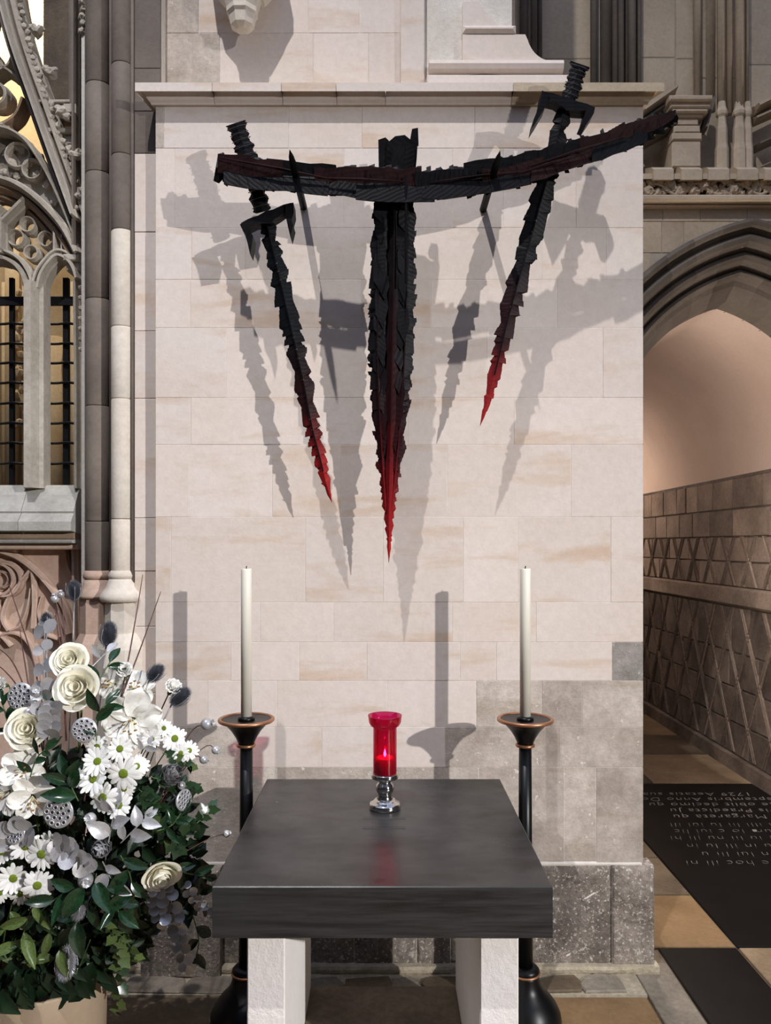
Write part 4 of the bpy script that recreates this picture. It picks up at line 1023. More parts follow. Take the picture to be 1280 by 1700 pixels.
# --- the two swords that hang through the beam
def sword(name, lab, grip, guard, hooks, bl_line, yg, y0, y1, mats):
    t = thing(name, lab, 'sword', P(bl_line[-1][0], bl_line[-1][1], y1), 'swords hanging through the dark beam')
    gm, bm_ = mats
    n = len(grip)
    q = smooth_path([Vector(p) for p in grip], 8)
    V, Fc = [], []
    seg = 8; m_ = len(q)
    for i, p in enumerate(q):
        a = q[max(i - 1, 0)]; b_ = q[min(i + 1, m_ - 1)]
        tt = Vector((b_.x - a.x, b_.y - a.y)).normalized(); nn = Vector((tt.y, -tt.x))
        k = 1 + 0.09 * (1 if (i // 3) % 2 else -1) * (0 if i < 3 else 1)
        for s in range(seg):
            an = 2 * PI * s / seg
            r = p.z * k * (1 + srng.uniform(-0.12, 0.12))
            V.append(P(p.x + nn.x * r * math.cos(an), p.y + nn.y * r * math.cos(an), yg + S(p.z, 2.7) * 0.6 * math.sin(an)))
    for i in range(m_ - 1):
        for s in range(seg): Fc.append((i * seg + s, i * seg + (s + 1) % seg, (i + 1) * seg + (s + 1) % seg, (i + 1) * seg + s))
    Fc.append(tuple(range(seg))); Fc.append(tuple((m_ - 1) * seg + s for s in range(seg - 1, -1, -1)))
    gr_ = mk('grip', (V, Fc), gm, t)
    for i in range(4, m_ - 2, 4):          # wire binding
        p = q[i]; a = q[i - 1]; b_ = q[i + 1]
        tt = Vector((b_.x - a.x, b_.y - a.y)).normalized(); nn = Vector((tt.y, -tt.x))
        pts = []
        for s in range(13):
            an = 2 * PI * s / 12
            pts.append(P(p.x + nn.x * p.z * 1.12 * math.cos(an) + tt.x * 1.5 * math.sin(an), p.y + nn.y * p.z * 1.12 * math.cos(an) + tt.y * 1.5 * math.sin(an), yg + S(p.z, 2.7) * 0.72 * math.sin(an)))
        mk('binding_wire', tube(pts, 0.0012, 4), wire_m, gr_)
    (ua, va), (ub, vb) = guard
    d = Vector((ub - ua, vb - va)).normalized(); nn = Vector((-d.y, d.x))
    pts = []
    for s, h_ in ((0, 6), (0.15, 8), (0.35, 7), (0.5, 9), (0.65, 7), (0.85, 8), (1, 6)):
        pts.append((ua + (ub - ua) * s - nn.x * h_, va + (vb - va) * s - nn.y * h_))
    for s, h_ in ((1, 5), (0.85, 4), (0.72, 7), (0.6, 9), (0.5, 13), (0.4, 9), (0.25, 5), (0.1, 6), (0, 5)):
        pts.append((ua + (ub - ua) * s + nn.x * h_, va + (vb - va) * s + nn.y * h_))
    shard(t, pts, yg - 0.030, 0.05, gm, (0, 0), 'guard')
    for hp in hooks: shard(t, hp, yg - 0.038, 0.066, gm, (0, 0), 'guard_hook')
    gb_, rl = blade(bl_line, y0, y1, 0.012, 6, 190)
    bo = mk('blade', gb_, bm_, t)
    mk('fuller_rod', tube([p + Vector((0, -0.002, 0)) for p in rl[0:int(len(rl) * 0.86):8]], 0.0024, 6), gm, bo)
    studs(bo, rl, (0.18, 0.21, 0.24, 0.40, 0.43, 0.46, 0.52, 0.66, 0.69), stud_m)
    return t
sz = lambda v: Z(v, 2.73)
left_m = forged('left_sword_metal', sz(560), sz(800), sz(690), base=(14, 15, 17), warm=(46, 22, 22), tip=(150, 36, 36), scratch=0.25)
right_m = forged('right_sword_metal', sz(420), sz(690), sz(560), base=(19, 18, 20), warm=(46, 24, 26), tip=(160, 44, 46), scratch=0.25)
sword('hanging_sword', 'black jagged sword hung nearer the flowers, its grip crossed by the beam', [(391, 204, 17), (397, 222, 14), (405, 244, 15), (414, 272, 15), (423, 302, 13), (430, 330, 14), (436, 352, 13)],
      ((402, 376), (486, 342)), ([(398, 372), (409, 370), (420, 392), (419, 402), (415, 422), (411, 404), (407, 390)], [(474, 340), (487, 336), (488, 352), (484, 366), (487, 374), (482, 394), (477, 372), (474, 358)]),
      [(442, 366, 12), (452, 410, 13), (464, 460, 15), (480, 530, 17), (494, 590, 15), (507, 650, 15), (517, 705, 13), (530, 755, 11), (541, 800, 7), (551, 834, 0.3)], 2.715, 2.715, 2.735, (black_iron, left_m))
sword('hanging_sword', 'black jagged sword hung nearer the archway, its hilt standing above the beam', [(963, 106, 17), (959, 118, 13), (955, 132, 13), (950, 148, 13), (944, 164, 13)],
      ((903, 158), (986, 184)), ([(900, 150), (912, 156), (906, 176), (892, 200), (883, 214), (886, 198), (896, 174)], [(974, 178), (988, 178), (986, 188), (972, 209), (965, 206), (970, 194)]),
      [(938, 172, 12), (931, 205, 13), (921, 250, 14), (911, 290, 14), (899, 330, 19), (884, 385, 18), (868, 440, 17), (851, 500, 17), (837, 555, 14), (824, 610, 11), (811, 660, 7), (797, 707, 0.3)], 2.70, 2.70, 2.735, (black_iron, right_m))
# --- two long spikes that fix the beam to the wall
for x, z, yf, lab in ((X(504, YW), Z(344, YW), 2.475, 'black iron spike beside the flowers side sword'), (X(802, YW), Z(348, YW), 2.466, 'black iron spike beside the archway side sword')):
    V, Fc = lathe([(0.0001, 0), (0.009, 0.05), (0.0125, 0.10), (0.0135, YW - yf - 0.001)], 0, 0, 8)
    V = [(x + a, yf + c, z + b_) for a, b_, c in V]
    o = mk('support_spike', (V, [q[::-1] for q in Fc]), black_iron, crs)
    o['label'] = lab

# ------------------------------------------------------------------ flower arrangement
def petal_mat(name, c, c2, per=0.03):
    m = plain(name, c, 0.55, 0, scale=12, c2=c2, per=per, spec=0.25, sub=0.12)
    return m
white_p = petal_mat('white_petal', (248, 247, 244), (236, 234, 226))
cream_p = petal_mat('cream_petal', (255, 252, 238), (248, 242, 220))
lily_p = petal_mat('lily_petal', (250, 248, 242), (240, 236, 224))
daisy_eye = plain('green_daisy_eye', (128, 150, 30), 0.8, var=0.3, scale=120, bump=0.6)
stem_m = plain('green_stem', (78, 102, 48), 0.55, var=0.3, scale=30)
laurel_m = plain('laurel_leaf', (34, 62, 36), 0.22, 0, c2=(22, 46, 28), scale=14, per=0.30, spec=0.6)
light_leaf = plain('light_green_leaf', (92, 108, 58), 0.35, 0, c2=(66, 84, 44), scale=14, per=0.25, spec=0.5)
ivy_m = plain('ivy_leaf', (44, 68, 40), 0.25, 0, c2=(30, 50, 30), scale=18, per=0.35, spec=0.6)
filler_m = plain('dark_filler_leaf', (30, 50, 30), 0.4, 0, c2=(18, 34, 20), scale=10, spec=0.4)
silver_m = plain('silver_spray', (214, 213, 214), 0.28, 0.45, c2=(176, 175, 178), scale=30, per=0.15)
silver_dull = plain('silver_matt', (178, 175, 174), 0.40, 0.35, c2=(140, 137, 137), scale=25, per=0.2)
teasel_m = plain('slate_teasel', (58, 62, 70), 0.6, 0.2, c2=(36, 38, 44), scale=60)
teasel_s = plain('silver_teasel', (132, 130, 134), 0.45, 0.4, c2=(84, 76, 74), scale=60)
hole_m = plain('dark_seed_hole', (40, 36, 36), 0.6)
twig_m = plain('red_brown_twig', (96, 56, 52), 0.45, 0, c2=(70, 40, 38), scale=25)
stamen_m = plain('stamen', (226, 222, 170), 0.6); anther_m = plain('anther', (150, 110, 70), 0.8)
vase_m = stone('buff_vase', (176, 156, 132), (160, 140, 117), 4, 0.6, 0.1, 0.0, fine=0.06)
VX, VY = X(72, 2.25), 2.25
vs_ = mk('flower_vase', lathe([(0.165, 0.0), (0.170, 0.01), (0.176, 0.28), (0.178, 0.355), (0.176, 0.36), (0.165, 0.36), (0.163, 0.34), (0.150, 0.05), (0.01, 0.04)], VX, VY, 64), vase_m, None, True)
tag(vs_, 'plain buff cylindrical vase holding the white and silver flowers', 'vase')
HUB = Vector((VX + 0.03, VY, 0.34))
frng = random.Random(77)
def FD(u, v):
    k = 1 - ((u - 130) / 260) ** 2 - ((v - 1360) / 330) ** 2
    return 2.30 - 0.30 * math.sqrt(max(0.0, k))
def fmat(loc, d, roll=0.0):
    d = Vector(d).normalized()
    up = Vector((0, 0, 1)) if abs(d.z) < 0.95 else Vector((0, 1, 0))
    x = up.cross(d).normalized(); y = d.cross(x)
    R = Matrix((x, y, d)).transposed().to_4x4()
    return Matrix.Translation(loc) @ R @ Matrix.Rotation(roll, 4, 'Z')
def flower(name, lab, cat, u, v, d, roll=0, group=None, dd=0.0):
    loc = P(u, v, FD(u, v) + dd)
    t = bpy.data.objects.new(name, None); COL.objects.link(t); t.empty_display_size = 0.02
    t.matrix_world = fmat(loc, d, roll)
    tag(t, lab, cat, group)
    return t, loc, t.matrix_world.copy()
def wchild(name, geo, mat, t, M, smooth=True):
    """geometry in world coordinates under a rotated thing"""
    inv = M.inverted()
    me = mesh(name, [inv @ Vector(p) for p in geo[0]], geo[1], mat, smooth)
    return link(name, me, t)
def lchild(name, me, t, M=None): return link(name, me, t, M)
def stem_to_hub(loc, d, L=1.0, r=0.0028, bend=0.12):
    d = Vector(d).normalized()
    end = loc.lerp(HUB + Vector((frng.uniform(-0.08, 0.08), frng.uniform(-0.06, 0.06), 0)), L)
    mid = loc.lerp(end, 0.45) - d * bend + Vector((0, 0.03, 0))
    return tube(bez(loc - d * 0.004, mid, end, 8), [r] * 9, 6)
def surf(nu, nv, fn):
    V = [fn(i / nu, j / nv) for j in range(nv + 1) for i in range(nu + 1)]
    Fc = [(j * (nu + 1) + i, j * (nu + 1) + i + 1, (j + 1) * (nu + 1) + i + 1, (j + 1) * (nu + 1) + i) for j in range(nv) for i in range(nu)]
    return V, Fc
# shared meshes -----------------------------------------------------------
def daisy_petals(n, seed, cup):
    r = random.Random(seed); V, Fc = [], []
    for k in range(n):
        a = 2 * PI * k / n + r.uniform(-0.08, 0.08); L = r.uniform(0.86, 1.06); w = r.uniform(0.135, 0.165); dz = r.uniform(-0.06, 0.06) + (0.05 if k % 2 else -0.02)
        b0 = len(V)
        for (t, ww) in ((0.16, 0.45), (0.45, 0.9), (0.75, 1.0), (0.92, 0.72), (1.0, 0.25)):
            for s in (-1, 0, 1):
                x = t * L; y = s * w * ww; z = cup * t * t + dz * t + (0.03 if s == 0 else 0.0)
                V.append((x * math.cos(a) - y * math.sin(a), x * math.sin(a) + y * math.cos(a), z))
        for j in range(4):
            for i in range(2): Fc.append((b0 + j * 3 + i, b0 + j * 3 + i + 1, b0 + (j + 1) * 3 + i + 1, b0 + (j + 1) * 3 + i))
    return V, Fc
dz_meshes = [mesh('ray_petals', *daisy_petals(15 + k, k, c), white_p, True) for k, c in enumerate((-0.10, 0.05, 0.15, -0.2))]
eye_mesh = mesh('eye_disc', *lathe([(0.26, -0.02), (0.27, 0.03), (0.22, 0.09), (0.12, 0.12), (0.02, 0.11)], 0, 0, 16), daisy_eye, True)
def daisy(u, v, r, lab, tilt=(0, 0), group='white daisies', k=0, dd=0.0):
    d = (tilt[0], -1, 0.15 + tilt[1])
    t, loc, M = flower('white_daisy', lab, 'daisy', u, v, d, frng.uniform(0, 6), group, dd)
    R = S(r, loc.y) * 1.02
    sc = Matrix.Scale(R, 4)
    lchild('ray_petals', dz_meshes[k % 4], t, sc); lchild('eye_disc', eye_mesh, t, sc)
    wchild('stem', stem_to_hub(loc, d, 0.8, 0.0016), stem_m, t, M)
# rose
def rose_petal(rad, h, width, curl, seed):
    r = random.Random(seed)
    ph = r.uniform(0, 6)
    def fn(a, b):
        an = (a - 0.5) * width * (0.45 + 0.55 * math.sin(min(1.0, b * 1.15) * PI * 0.52))
        rr = rad * (0.25 + 0.75 * math.sin(min(b * 1.25, 1) * PI / 2)) + curl * max(0, b - 0.62) ** 2 * 4 * (1 + 0.25 * math.sin(an * 3 + ph))
        z = h * b - curl * max(0, b - 0.80) * 1.6 - h * 0.10 * (abs(a - 0.5) * 2) ** 2 * b
        return (rr * math.cos(an), rr * math.sin(an), z)
    return surf(8, 7, fn)
rose_meshes = []
for L, (n, rad, h, wd, cu2) in enumerate(((3, 0.16, 0.92, 2.6, 0.02), (4, 0.30, 0.94, 2.2, 0.05), (5, 0.45, 0.92, 1.9, 0.10), (5, 0.62, 0.84, 1.7, 0.20), (6, 0.78, 0.70, 1.5, 0.34))):
    rose_meshes.append((n, mesh('petal', *rose_petal(rad, h, wd, cu2, L), cream_p, True)))
sep_mesh = mesh('sepals', *surf(10, 3, lambda a, b: ((0.15 + 0.45 * b) * math.cos(a * 2 * PI), (0.15 + 0.45 * b) * math.sin(a * 2 * PI), -0.08 + 0.15 * b + 0.1 * b * math.sin(a * 10 * PI))), stem_m, True)
def rose(u, v, r, lab, d, open_=1.0):
    t, loc, M = flower('white_rose', lab, 'rose', u, v, d, frng.uniform(0, 6), 'cream white roses')
    R = S(r, loc.y)
    base = Matrix.Translation((0, 0, -R * 0.45)) @ Matrix.Scale(R * 1.12, 4)
    for L, (n, me) in enumerate(rose_meshes):
        for k in range(n):
            a = 2 * PI * k / n + L * 0.9 + frng.uniform(-0.15, 0.15)
            lchild('petal', me, t, base @ Matrix.Rotation(a, 4, 'Z') @ Matrix.Rotation(frng.uniform(-0.05, 0.10) * open_, 4, 'Y') @ Matrix.Scale(frng.uniform(0.95, 1.06), 4))
    lchild('sepals', sep_mesh, t, base)
    wchild('stem', stem_to_hub(loc - Vector(d).normalized() * R * 0.4, d, 0.9, 0.0032), stem_m, t, M)
# amaryllis
def lily_petal(seed, wide):
    r = random.Random(seed); ph = r.uniform(0, 6)
    def fn(a, b):
        s = (a - 0.5) * 2
        w = wide * math.sin(PI * (0.08 + 0.90 * b) ** 0.8) * (1 - 0.25 * b) + 0.02
        x = 0.05 + 0.95 * math.sin(b * PI * 0.5) ; z = 0.62 * b - 0.42 * b * b - 0.22 * max(0, b - 0.7) ** 1.2
        z += 0.10 * s * s * (1 - b) + 0.045 * math.sin(s * 5 + ph) * b + 0.03 * math.sin(b * 9 + ph + s * 2) - 0.05 * math.exp(-(s * 4) ** 2)
        return (x, s * w, z)
    return surf(10, 10, fn)
lily_meshes = [mesh('petal', *lily_petal(k, w), lily_p, True) for k, w in enumerate((0.40, 0.46, 0.36, 0.42))]
def amaryllis(u, v, r, lab, d, roll=0.0, dd=0.0):
    t, loc, M = flower('amaryllis', lab, 'amaryllis', u, v, d, roll, 'white amaryllis blooms', dd)
    R = S(r, loc.y)
    for k in range(6):
        a = 2 * PI * k / 6
        lchild('petal', lily_meshes[k % 4], t, Matrix.Translation((0, 0, -R * (0.30 if k % 2 else 0.36))) @ Matrix.Scale(R, 4) @ Matrix.Rotation(a + frng.uniform(-0.08, 0.08), 4, 'Z') @ Matrix.Rotation(frng.uniform(-0.12, 0.12) + (0.10 if k % 2 else 0), 4, 'Y'))
    for k in range(6):
        a = 2 * PI * k / 6 + 0.3
        q = [Vector((0, 0, -0.25)) * R, Vector((0.10 * math.cos(a), 0.10 * math.sin(a) - 0.06, 0.10)) * R, Vector((0.20 * math.cos(a), 0.20 * math.sin(a) - 0.16, 0.42)) * R]
        o = link('stamen', mesh('stamen', *tube(bez(*q, 5), 0.0009, 5), stamen_m, True), t)
        link('anther', mesh('anther', *lump(q[2], 0.0035, k, 1, 0.3, (1.6, 0.8, 0.8)), anther_m, True), o)
    wchild('stem', stem_to_hub(loc - Vector(d).normalized() * R * 0.3, d, 0.85, 0.005), stem_m, t, M)
# teasel
def teasel_spines(seed):
    r = random.Random(seed); V, Fc = [], []
    n = 620
    for k in range(n):
        zz_ = 1 - 2 * (k + 0.5) / n; an = k * 2.399963
        rr = math.sqrt(1 - zz_ * zz_)
        nrm = Vector((rr * math.cos(an), rr * math.sin(an), zz_)); p = Vector((nrm.x * 0.46, nrm.y * 0.46, nrm.z * 0.86))
        tip = p + (nrm + Vector((0, 0, 0.6))).normalized() * r.uniform(0.28, 0.46)
        a = nrm.orthogonal().normalized() * 0.022; b = nrm.cross(a)
        b0 = len(V); V += [p + a, p - a * 0.5 + b, p - a * 0.5 - b, tip]
        Fc += [(b0, b0 + 1, b0 + 3), (b0 + 1, b0 + 2, b0 + 3), (b0 + 2, b0, b0 + 3)]
    return V, Fc
def teasel_core(seed): return lump((0, 0, 0), 1.0, seed, 3, 0.05, (0.47, 0.47, 0.86))
spine_m = plain('slate_spines', (104, 108, 118), 0.5, 0.2)
tz_dark = (mesh('seed_head', *teasel_core(1), teasel_m, True), mesh('spines', *teasel_spines(1), spine_m))
tz_silver = (mesh('seed_head', *teasel_core(2), teasel_s, True), mesh('spines', *teasel_spines(2), silver_m))
def teasel(u, v, r, lab, d, silver=False, stem=True):
    t, loc, M = flower('teasel_head', lab, 'teasel', u, v, d, 0, 'spiny teasel heads')
    R = S(r, loc.y)
    lchild('seed_head', (tz_silver if silver else tz_dark)[0], t, Matrix.Scale(R, 4)); lchild('spines', (tz_silver if silver else tz_dark)[1], t, Matrix.Scale(R, 4))
    for k in range(5):
        a = 2 * PI * k / 5 + frng.uniform(-0.3, 0.3); h_ = frng.uniform(0.5, 1.1)
        q = [Vector((0.1 * math.cos(a), 0.1 * math.sin(a), -0.95)) * R, Vector((0.95 * math.cos(a), 0.95 * math.sin(a), -0.5)) * R, Vector((0.72 * math.cos(a), 0.72 * math.sin(a), h_)) * R]
        link('bract', mesh('bract', *tube(bez(*q, 7), [0.0016, 0.0016, 0.0014, 0.0012, 0.001, 0.0008, 0.0006, 0.0003], 5), silver_m, True), t)
    if stem: wchild('stem', stem_to_hub(loc - Vector(d).normalized() * R * 0.9, d, 0.9, 0.0026, 0.05), silver_dull, t, M)
# lotus pod
def pod_geo():
    V, Fc = lathe([(0.10, -1.05), (0.30, -0.85), (0.62, -0.45), (0.92, -0.12), (1.0, 0.02), (0.95, 0.08), (0.05, 0.12)], 0, 0, 28)
    return V, Fc
pod_mesh = mesh('pod', *pod_geo(), silver_m, True)
def pod_rim_geo(px, py, r):
    return ring(r, 0.045, px, py, 0.11, 14, 6)
hs = [(0, 0)] + [(0.36 * math.cos(a * PI / 3), 0.36 * math.sin(a * PI / 3)) for a in range(6)] + [(0.72 * math.cos(a * PI / 5.5), 0.72 * math.sin(a * PI / 5.5)) for a in range(11)]
rims_mesh = mesh('seed_rims', *join(*[pod_rim_geo(x, y, 0.135) for x, y in hs]), silver_m, True)
seed_mesh = mesh('seed', *lathe([(0.125, 0.08), (0.125, 0.115), (0.06, 0.125), (0.01, 0.12)], 0, 0, 10), hole_m, True)
def lotus(u, v, r, lab, d):
    t, loc, M = flower('lotus_pod', lab, 'seed pod', u, v, d, frng.uniform(0, 6), 'silvered lotus seed pods')
    R = S(r, loc.y); sc = Matrix.Scale(R, 4)
    p = lchild('pod', pod_mesh, t, sc); lchild('seed_rims', rims_mesh, t, sc)
    for x, y in hs: lchild('seed', seed_mesh, t, sc @ Matrix.Translation((x, y, 0)))
    wchild('stem', stem_to_hub(loc - Vector(d).normalized() * R, d, 0.85, 0.003), silver_dull, t, M)
# cone
scale_mesh = mesh('scale', *surf(4, 3, lambda a, b: (0.42 * b, (a - 0.5) * (0.14 + 0.34 * math.sin(b * 2.3)), 0.22 * b * b + 0.10 * b - 0.10 * (a - 0.5) ** 2)), silver_m, True)
cone_core = mesh('core', *lump((0, 0, 0), 1.0, 3, 2, 0.05, (0.42, 0.42, 0.80)), silver_dull, True)
def cone(u, v, r, lab, d):
    t, loc, M = flower('pine_cone', lab, 'pine cone', u, v, d, 0, 'silvered pine cones')
    R = S(r, loc.y); sc = Matrix.Scale(R, 4)
    lchild('core', cone_core, t, sc)
    n = 48
    for k in range(n):
        f = k / (n - 1); z = -0.85 + 1.6 * f; rr = 0.5 * math.sqrt(max(0.02, 1 - (z / 0.98) ** 2))
        lchild('scale', scale_mesh, t, sc @ Matrix.Rotation(k * 2.399963, 4, 'Z') @ Matrix.Translation((rr * 0.78, 0, z)) @ Matrix.Rotation(-0.15 - 1.0 * f, 4, 'Y') @ Matrix.Scale(1.45 - 0.5 * f, 4))
    wchild('stem', stem_to_hub(loc - Vector(d).normalized() * R * 0.7, d, 0.85, 0.0024), silver_dull, t, M)
# poppy-like silver seed heads
bead_mesh = mesh('seed_ball', *lathe([(0.15, -1.0), (0.55, -0.85), (0.88, -0.48), (1.0, 0.0), (0.88, 0.48), (0.5, 0.84), (0.18, 0.95)], 0, 0, 20), silver_m, True)
crown_mesh = mesh('crown', *surf(24, 2, lambda a, b: ((0.22 + 0.32 * b + 0.07 * b * math.cos(a * 16 * PI)) * math.cos(a * 2 * PI), (0.22 + 0.32 * b + 0.07 * b * math.cos(a * 16 * PI)) * math.sin(a * 2 * PI), 0.92 + 0.30 * b)), silver_m, True)
def bead(u, v, r, lab, d, base=None):
    t, loc, M = flower('silver_seed_head', lab, 'seed head', u, v, d, 0, 'round silver seed heads')
    R = S(r, loc.y); sc = Matrix.Scale(R, 4)
    lchild('seed_ball', bead_mesh, t, sc); lchild('crown', crown_mesh, t, sc)
    d = Vector(d).normalized()
    end = P(base[0], base[1], FD(*base) + 0.05) if base else HUB
    wchild('stem', tube(bez(loc - d * R * 0.9, loc - d * R * 4 + Vector((0, 0.01, 0.01)), end, 8), 0.0015, 6), twig_m if base else silver_dull, t, M)
# leaves
def leaf_geo(wide, bend, fold, tipx=1.0, n=6):
    def fn(a, b):
        s = (a - 0.5) * 2
        w = wide * math.sin(PI * b ** 0.85) ** 0.9 + 0.012
        return (s * w, b, fold * abs(s) * w * 1.6 - bend * b * b + 0.02 * math.sin(b * 8) * s)
    return surf(4, n, fn)
laurel_meshes = [mesh('leaf', *leaf_geo(w, b, 0.35), laurel_m, True) for w, b in ((0.20, 0.15), (0.23, 0.35), (0.18, -0.1))]
light_meshes = [mesh('leaf', *leaf_geo(w, b, 0.35), light_leaf, True) for w, b in ((0.16, 0.2), (0.19, 0.4))]
silver_meshes = [mesh('leaf', *leaf_geo(w, b, 0.2), silver_m, True) for w, b in ((0.24, 0.15), (0.30, 0.3))]
def round_leaf():
    V = [(0, 0, 0)]; n = 12
    for k in range(n):
        a = 2 * PI * k / n; V.append((0.5 * math.sin(a), 0.5 - 0.5 * math.cos(a), 0.10 * math.sin(a) ** 2))
    V[0] = (0, 0.5, -0.02)
    return V, [(0, 1 + k, 1 + (k + 1) % n) for k in range(n)]
euc_mesh = mesh('leaf', *round_leaf(), silver_dull, True)
euc_mesh2 = mesh('leaf', *round_leaf(), silver_m, True)
def ivy_geo():
    pts = [(0, 0), (0.26, -0.08), (0.40, 0.10), (0.34, 0.26), (0.42, 0.46), (0.24, 0.62), (0, 1.0), (-0.24, 0.62), (-0.42, 0.46), (-0.34, 0.26), (-0.40, 0.10), (-0.26, -0.08)]
    V = [(0, 0.36, -0.02)] + [(x, y, 0.10 * abs(x) - 0.12 * y * y) for x, y in pts]
    n = len(pts)
    return V, [(0, 1 + k, 1 + (k + 1) % n) for k in range(n)]
ivy_mesh = mesh('leaf', *ivy_geo(), ivy_m, True)
ivy_mesh2 = mesh('leaf', *ivy_geo(), light_leaf, True)
def sprig(name, lab, cat, pth, meshes, n, size, group, stem_mat, pair=False, spread=0.9, r=0.0018, yoff=0.0, flare=0.0, start=0.12):
    """stem along pixel path [(u, v)] (depth from the bouquet), leaves along it"""
    pts3 = [P(u, v, FD(u, v) + yoff + flare * i) for i, (u, v) in enumerate(pth)]
    q = smooth_path(pts3, 6)
    t = bpy.data.objects.new(name, None); COL.objects.link(t); t.location = q[0]; t.empty_display_size = 0.02
    tag(t, lab, cat, group)
    org = q[0]
    link('stem', mesh('stem', *[(lambda g: [Vector(v) - org for v in g[0]])(tube(q, r, 5)), tube(q, r, 5)[1]], stem_mat, True), t)
    for k in range(n):
        f = start + (1 - start) * (k + 0.5) / n; i = min(int(f * (len(q) - 1)), len(q) - 2)
        tang = (q[i + 1] - q[i]).normalized(); p = q[i]
        for s in ((-1, 1) if pair else ((1,) if k % 2 else (-1,))):
            side = tang.cross(Vector((0, -1, 0)))
            if side.length < 0.1: side = Vector((1, 0, 0))
            side.normalize()
            d = (tang * frng.uniform(0.5, 1.0) + side * s * spread * frng.uniform(0.7, 1.2) + Vector((0, -0.45 + frng.uniform(-0.35, 0.35), 0))).normalized()
            nrm = (Vector((0, -1, 0.35)) + Vector((frng.uniform(-0.6, 0.6), 0, frng.uniform(-0.4, 0.5)))).normalized()
            xx2 = d.cross(nrm).normalized(); nz = xx2.cross(d)
            R = Matrix((xx2, d, nz)).transposed().to_4x4()
            sz_ = size * frng.uniform(0.75, 1.15)
            link('leaf', frng.choice(meshes), t, Matrix.Translation(p - org) @ R @ Matrix.Scale(sz_, 4))
    if True:
        tip = q[-1]; d = (q[-1] - q[-2]).normalized(); xx2 = d.cross(Vector((0, -1, 0.3))).normalized(); nz = xx2.cross(d)
        link('leaf', meshes[0], t, Matrix.Translation(tip - org) @ Matrix((xx2, d, nz)).transposed().to_4x4() @ Matrix.Scale(size * 0.9, 4))
    return t

# --- dark foliage mass between the stems
V, Fc = [], []
lg = [leaf_geo(0.24, 0.2, 0.3, n=3), leaf_geo(0.30, 0.3, 0.2, n=3)]
for k in range(1700):
    a = frng.uniform(0, 2 * PI); rr = math.sqrt(frng.random())
    u = 120 + 215 * rr * math.cos(a); v = 1430 + 175 * rr * math.sin(a)
    if u > 335 or (u > 250 and v > 1500): continue
    y = 2.36 - (2.36 - FD(u, v) - 0.06) * frng.random()
    p = P(u, v, y)
    M = Matrix.Translation(p) @ Matrix.Rotation(frng.uniform(0, 6.28), 4, 'Y') @ Matrix.Rotation(frng.uniform(-1.0, 1.0) + PI / 2, 4, 'X') @ Matrix.Scale(frng.uniform(0.035, 0.075), 4)
    lv, lf = lg[k % 2]; b0 = len(V)
    V += [M @ Vector(q) for q in lv]; Fc += [tuple(i + b0 for i in f) for f in lf]
for k in range(150):                      # leaves that hang over the rim of the vase
    a = frng.uniform(-PI, 0.2); rr = frng.uniform(0.13, 0.22)
    p = Vector((VX + rr * math.cos(a), VY + rr * math.sin(a), frng.uniform(0.39, 0.48)))
    M = Matrix.Translation(p) @ Matrix.Rotation(frng.uniform(2.2, 4.1), 4, 'Y') @ Matrix.Rotation(frng.uniform(-0.6, 0.6) + PI / 2, 4, 'X') @ Matrix.Scale(frng.uniform(0.05, 0.09), 4)
    lv, lf = lg[k % 2]; b0 = len(V)
    V += [M @ Vector(q) for q in lv]; Fc += [tuple(i + b0 for i in f) for f in lf]
tag(mk('foliage', (V, Fc), filler_m, None, True), 'dense dark green foliage filling the middle of the bouquet', 'foliage', kind='stuff')

# --- blooms
rose(117, 1098, 27, 'cream rose at the top of the bouquet, above another rose', (0.05, -1, 0.55))
rose(130, 1142, 34, 'large cream rose just below the topmost rose', (-0.05, -1, 0.35))
rose(46, 1210, 31, 'open cream rose below the silver lotus pod near the picture edge', (0.1, -1, 0.35))
rose(268, 1451, 29, 'single cream rose leaning towards the black table', (0.45, -1, -0.55))
amaryllis(218, 1196, 52, 'largest open amaryllis facing forward above the daisies', (0.1, -1, 0.05), 0.3)
amaryllis(184, 1134, 32, 'amaryllis bloom beside the large rose, behind the largest amaryllis', (-0.5, -1, 0.4), 0.7, 0.06)
amaryllis(222, 1140, 36, 'amaryllis bloom pointing up behind the largest amaryllis', (0.35, -1, 0.9), 0.2, 0.06)
amaryllis(36, 1276, 40, 'upper bloom of the amaryllis cluster at the picture edge', (0.15, -1, 0.35), 0.5)
amaryllis(54, 1325, 40, 'lower bloom of the amaryllis cluster, beside a lotus pod', (0.5, -1, -0.1), 0.1)
amaryllis(6, 1316, 40, 'amaryllis bloom cut by the picture edge in the low cluster', (-0.4, -1, 0.1), 0.9)
mid = [(161, 1240, 19), (199, 1243, 22), (162, 1264, 25), (227, 1272, 20), (205, 1284, 29), (133, 1292, 17), (155, 1293, 27), (206, 1310, 17), (171, 1324, 26), (198, 1337, 23)]
mlab = ['white daisy at the top of the middle daisy cluster, partly covered', 'white daisy at top of the middle cluster right under the largest amaryllis', 'white daisy second down on the rose side of the middle cluster', 'small white daisy peeping out on the candle side of the middle cluster',
        'largest white daisy on the candle side of the middle cluster', 'small side-on daisy on the rose side of the middle cluster', 'big white daisy half way down the middle cluster', 'white daisy half hidden behind two low daisies of the middle cluster', 'big white daisy near the bottom of the middle cluster', 'lowest white daisy of the middle cluster']
for k, ((u, v, r), l) in enumerate(zip(mid, mlab)):
    daisy(u, v, r, l, (frng.uniform(-0.25, 0.25), frng.uniform(-0.2, 0.3)), 'daisies in the middle cluster', k, 0.03 if r < 20 else 0)
rt = [(272, 1209, 15), (252, 1227, 17), (290, 1226, 22), (314, 1246, 17), (300, 1250, 15)]
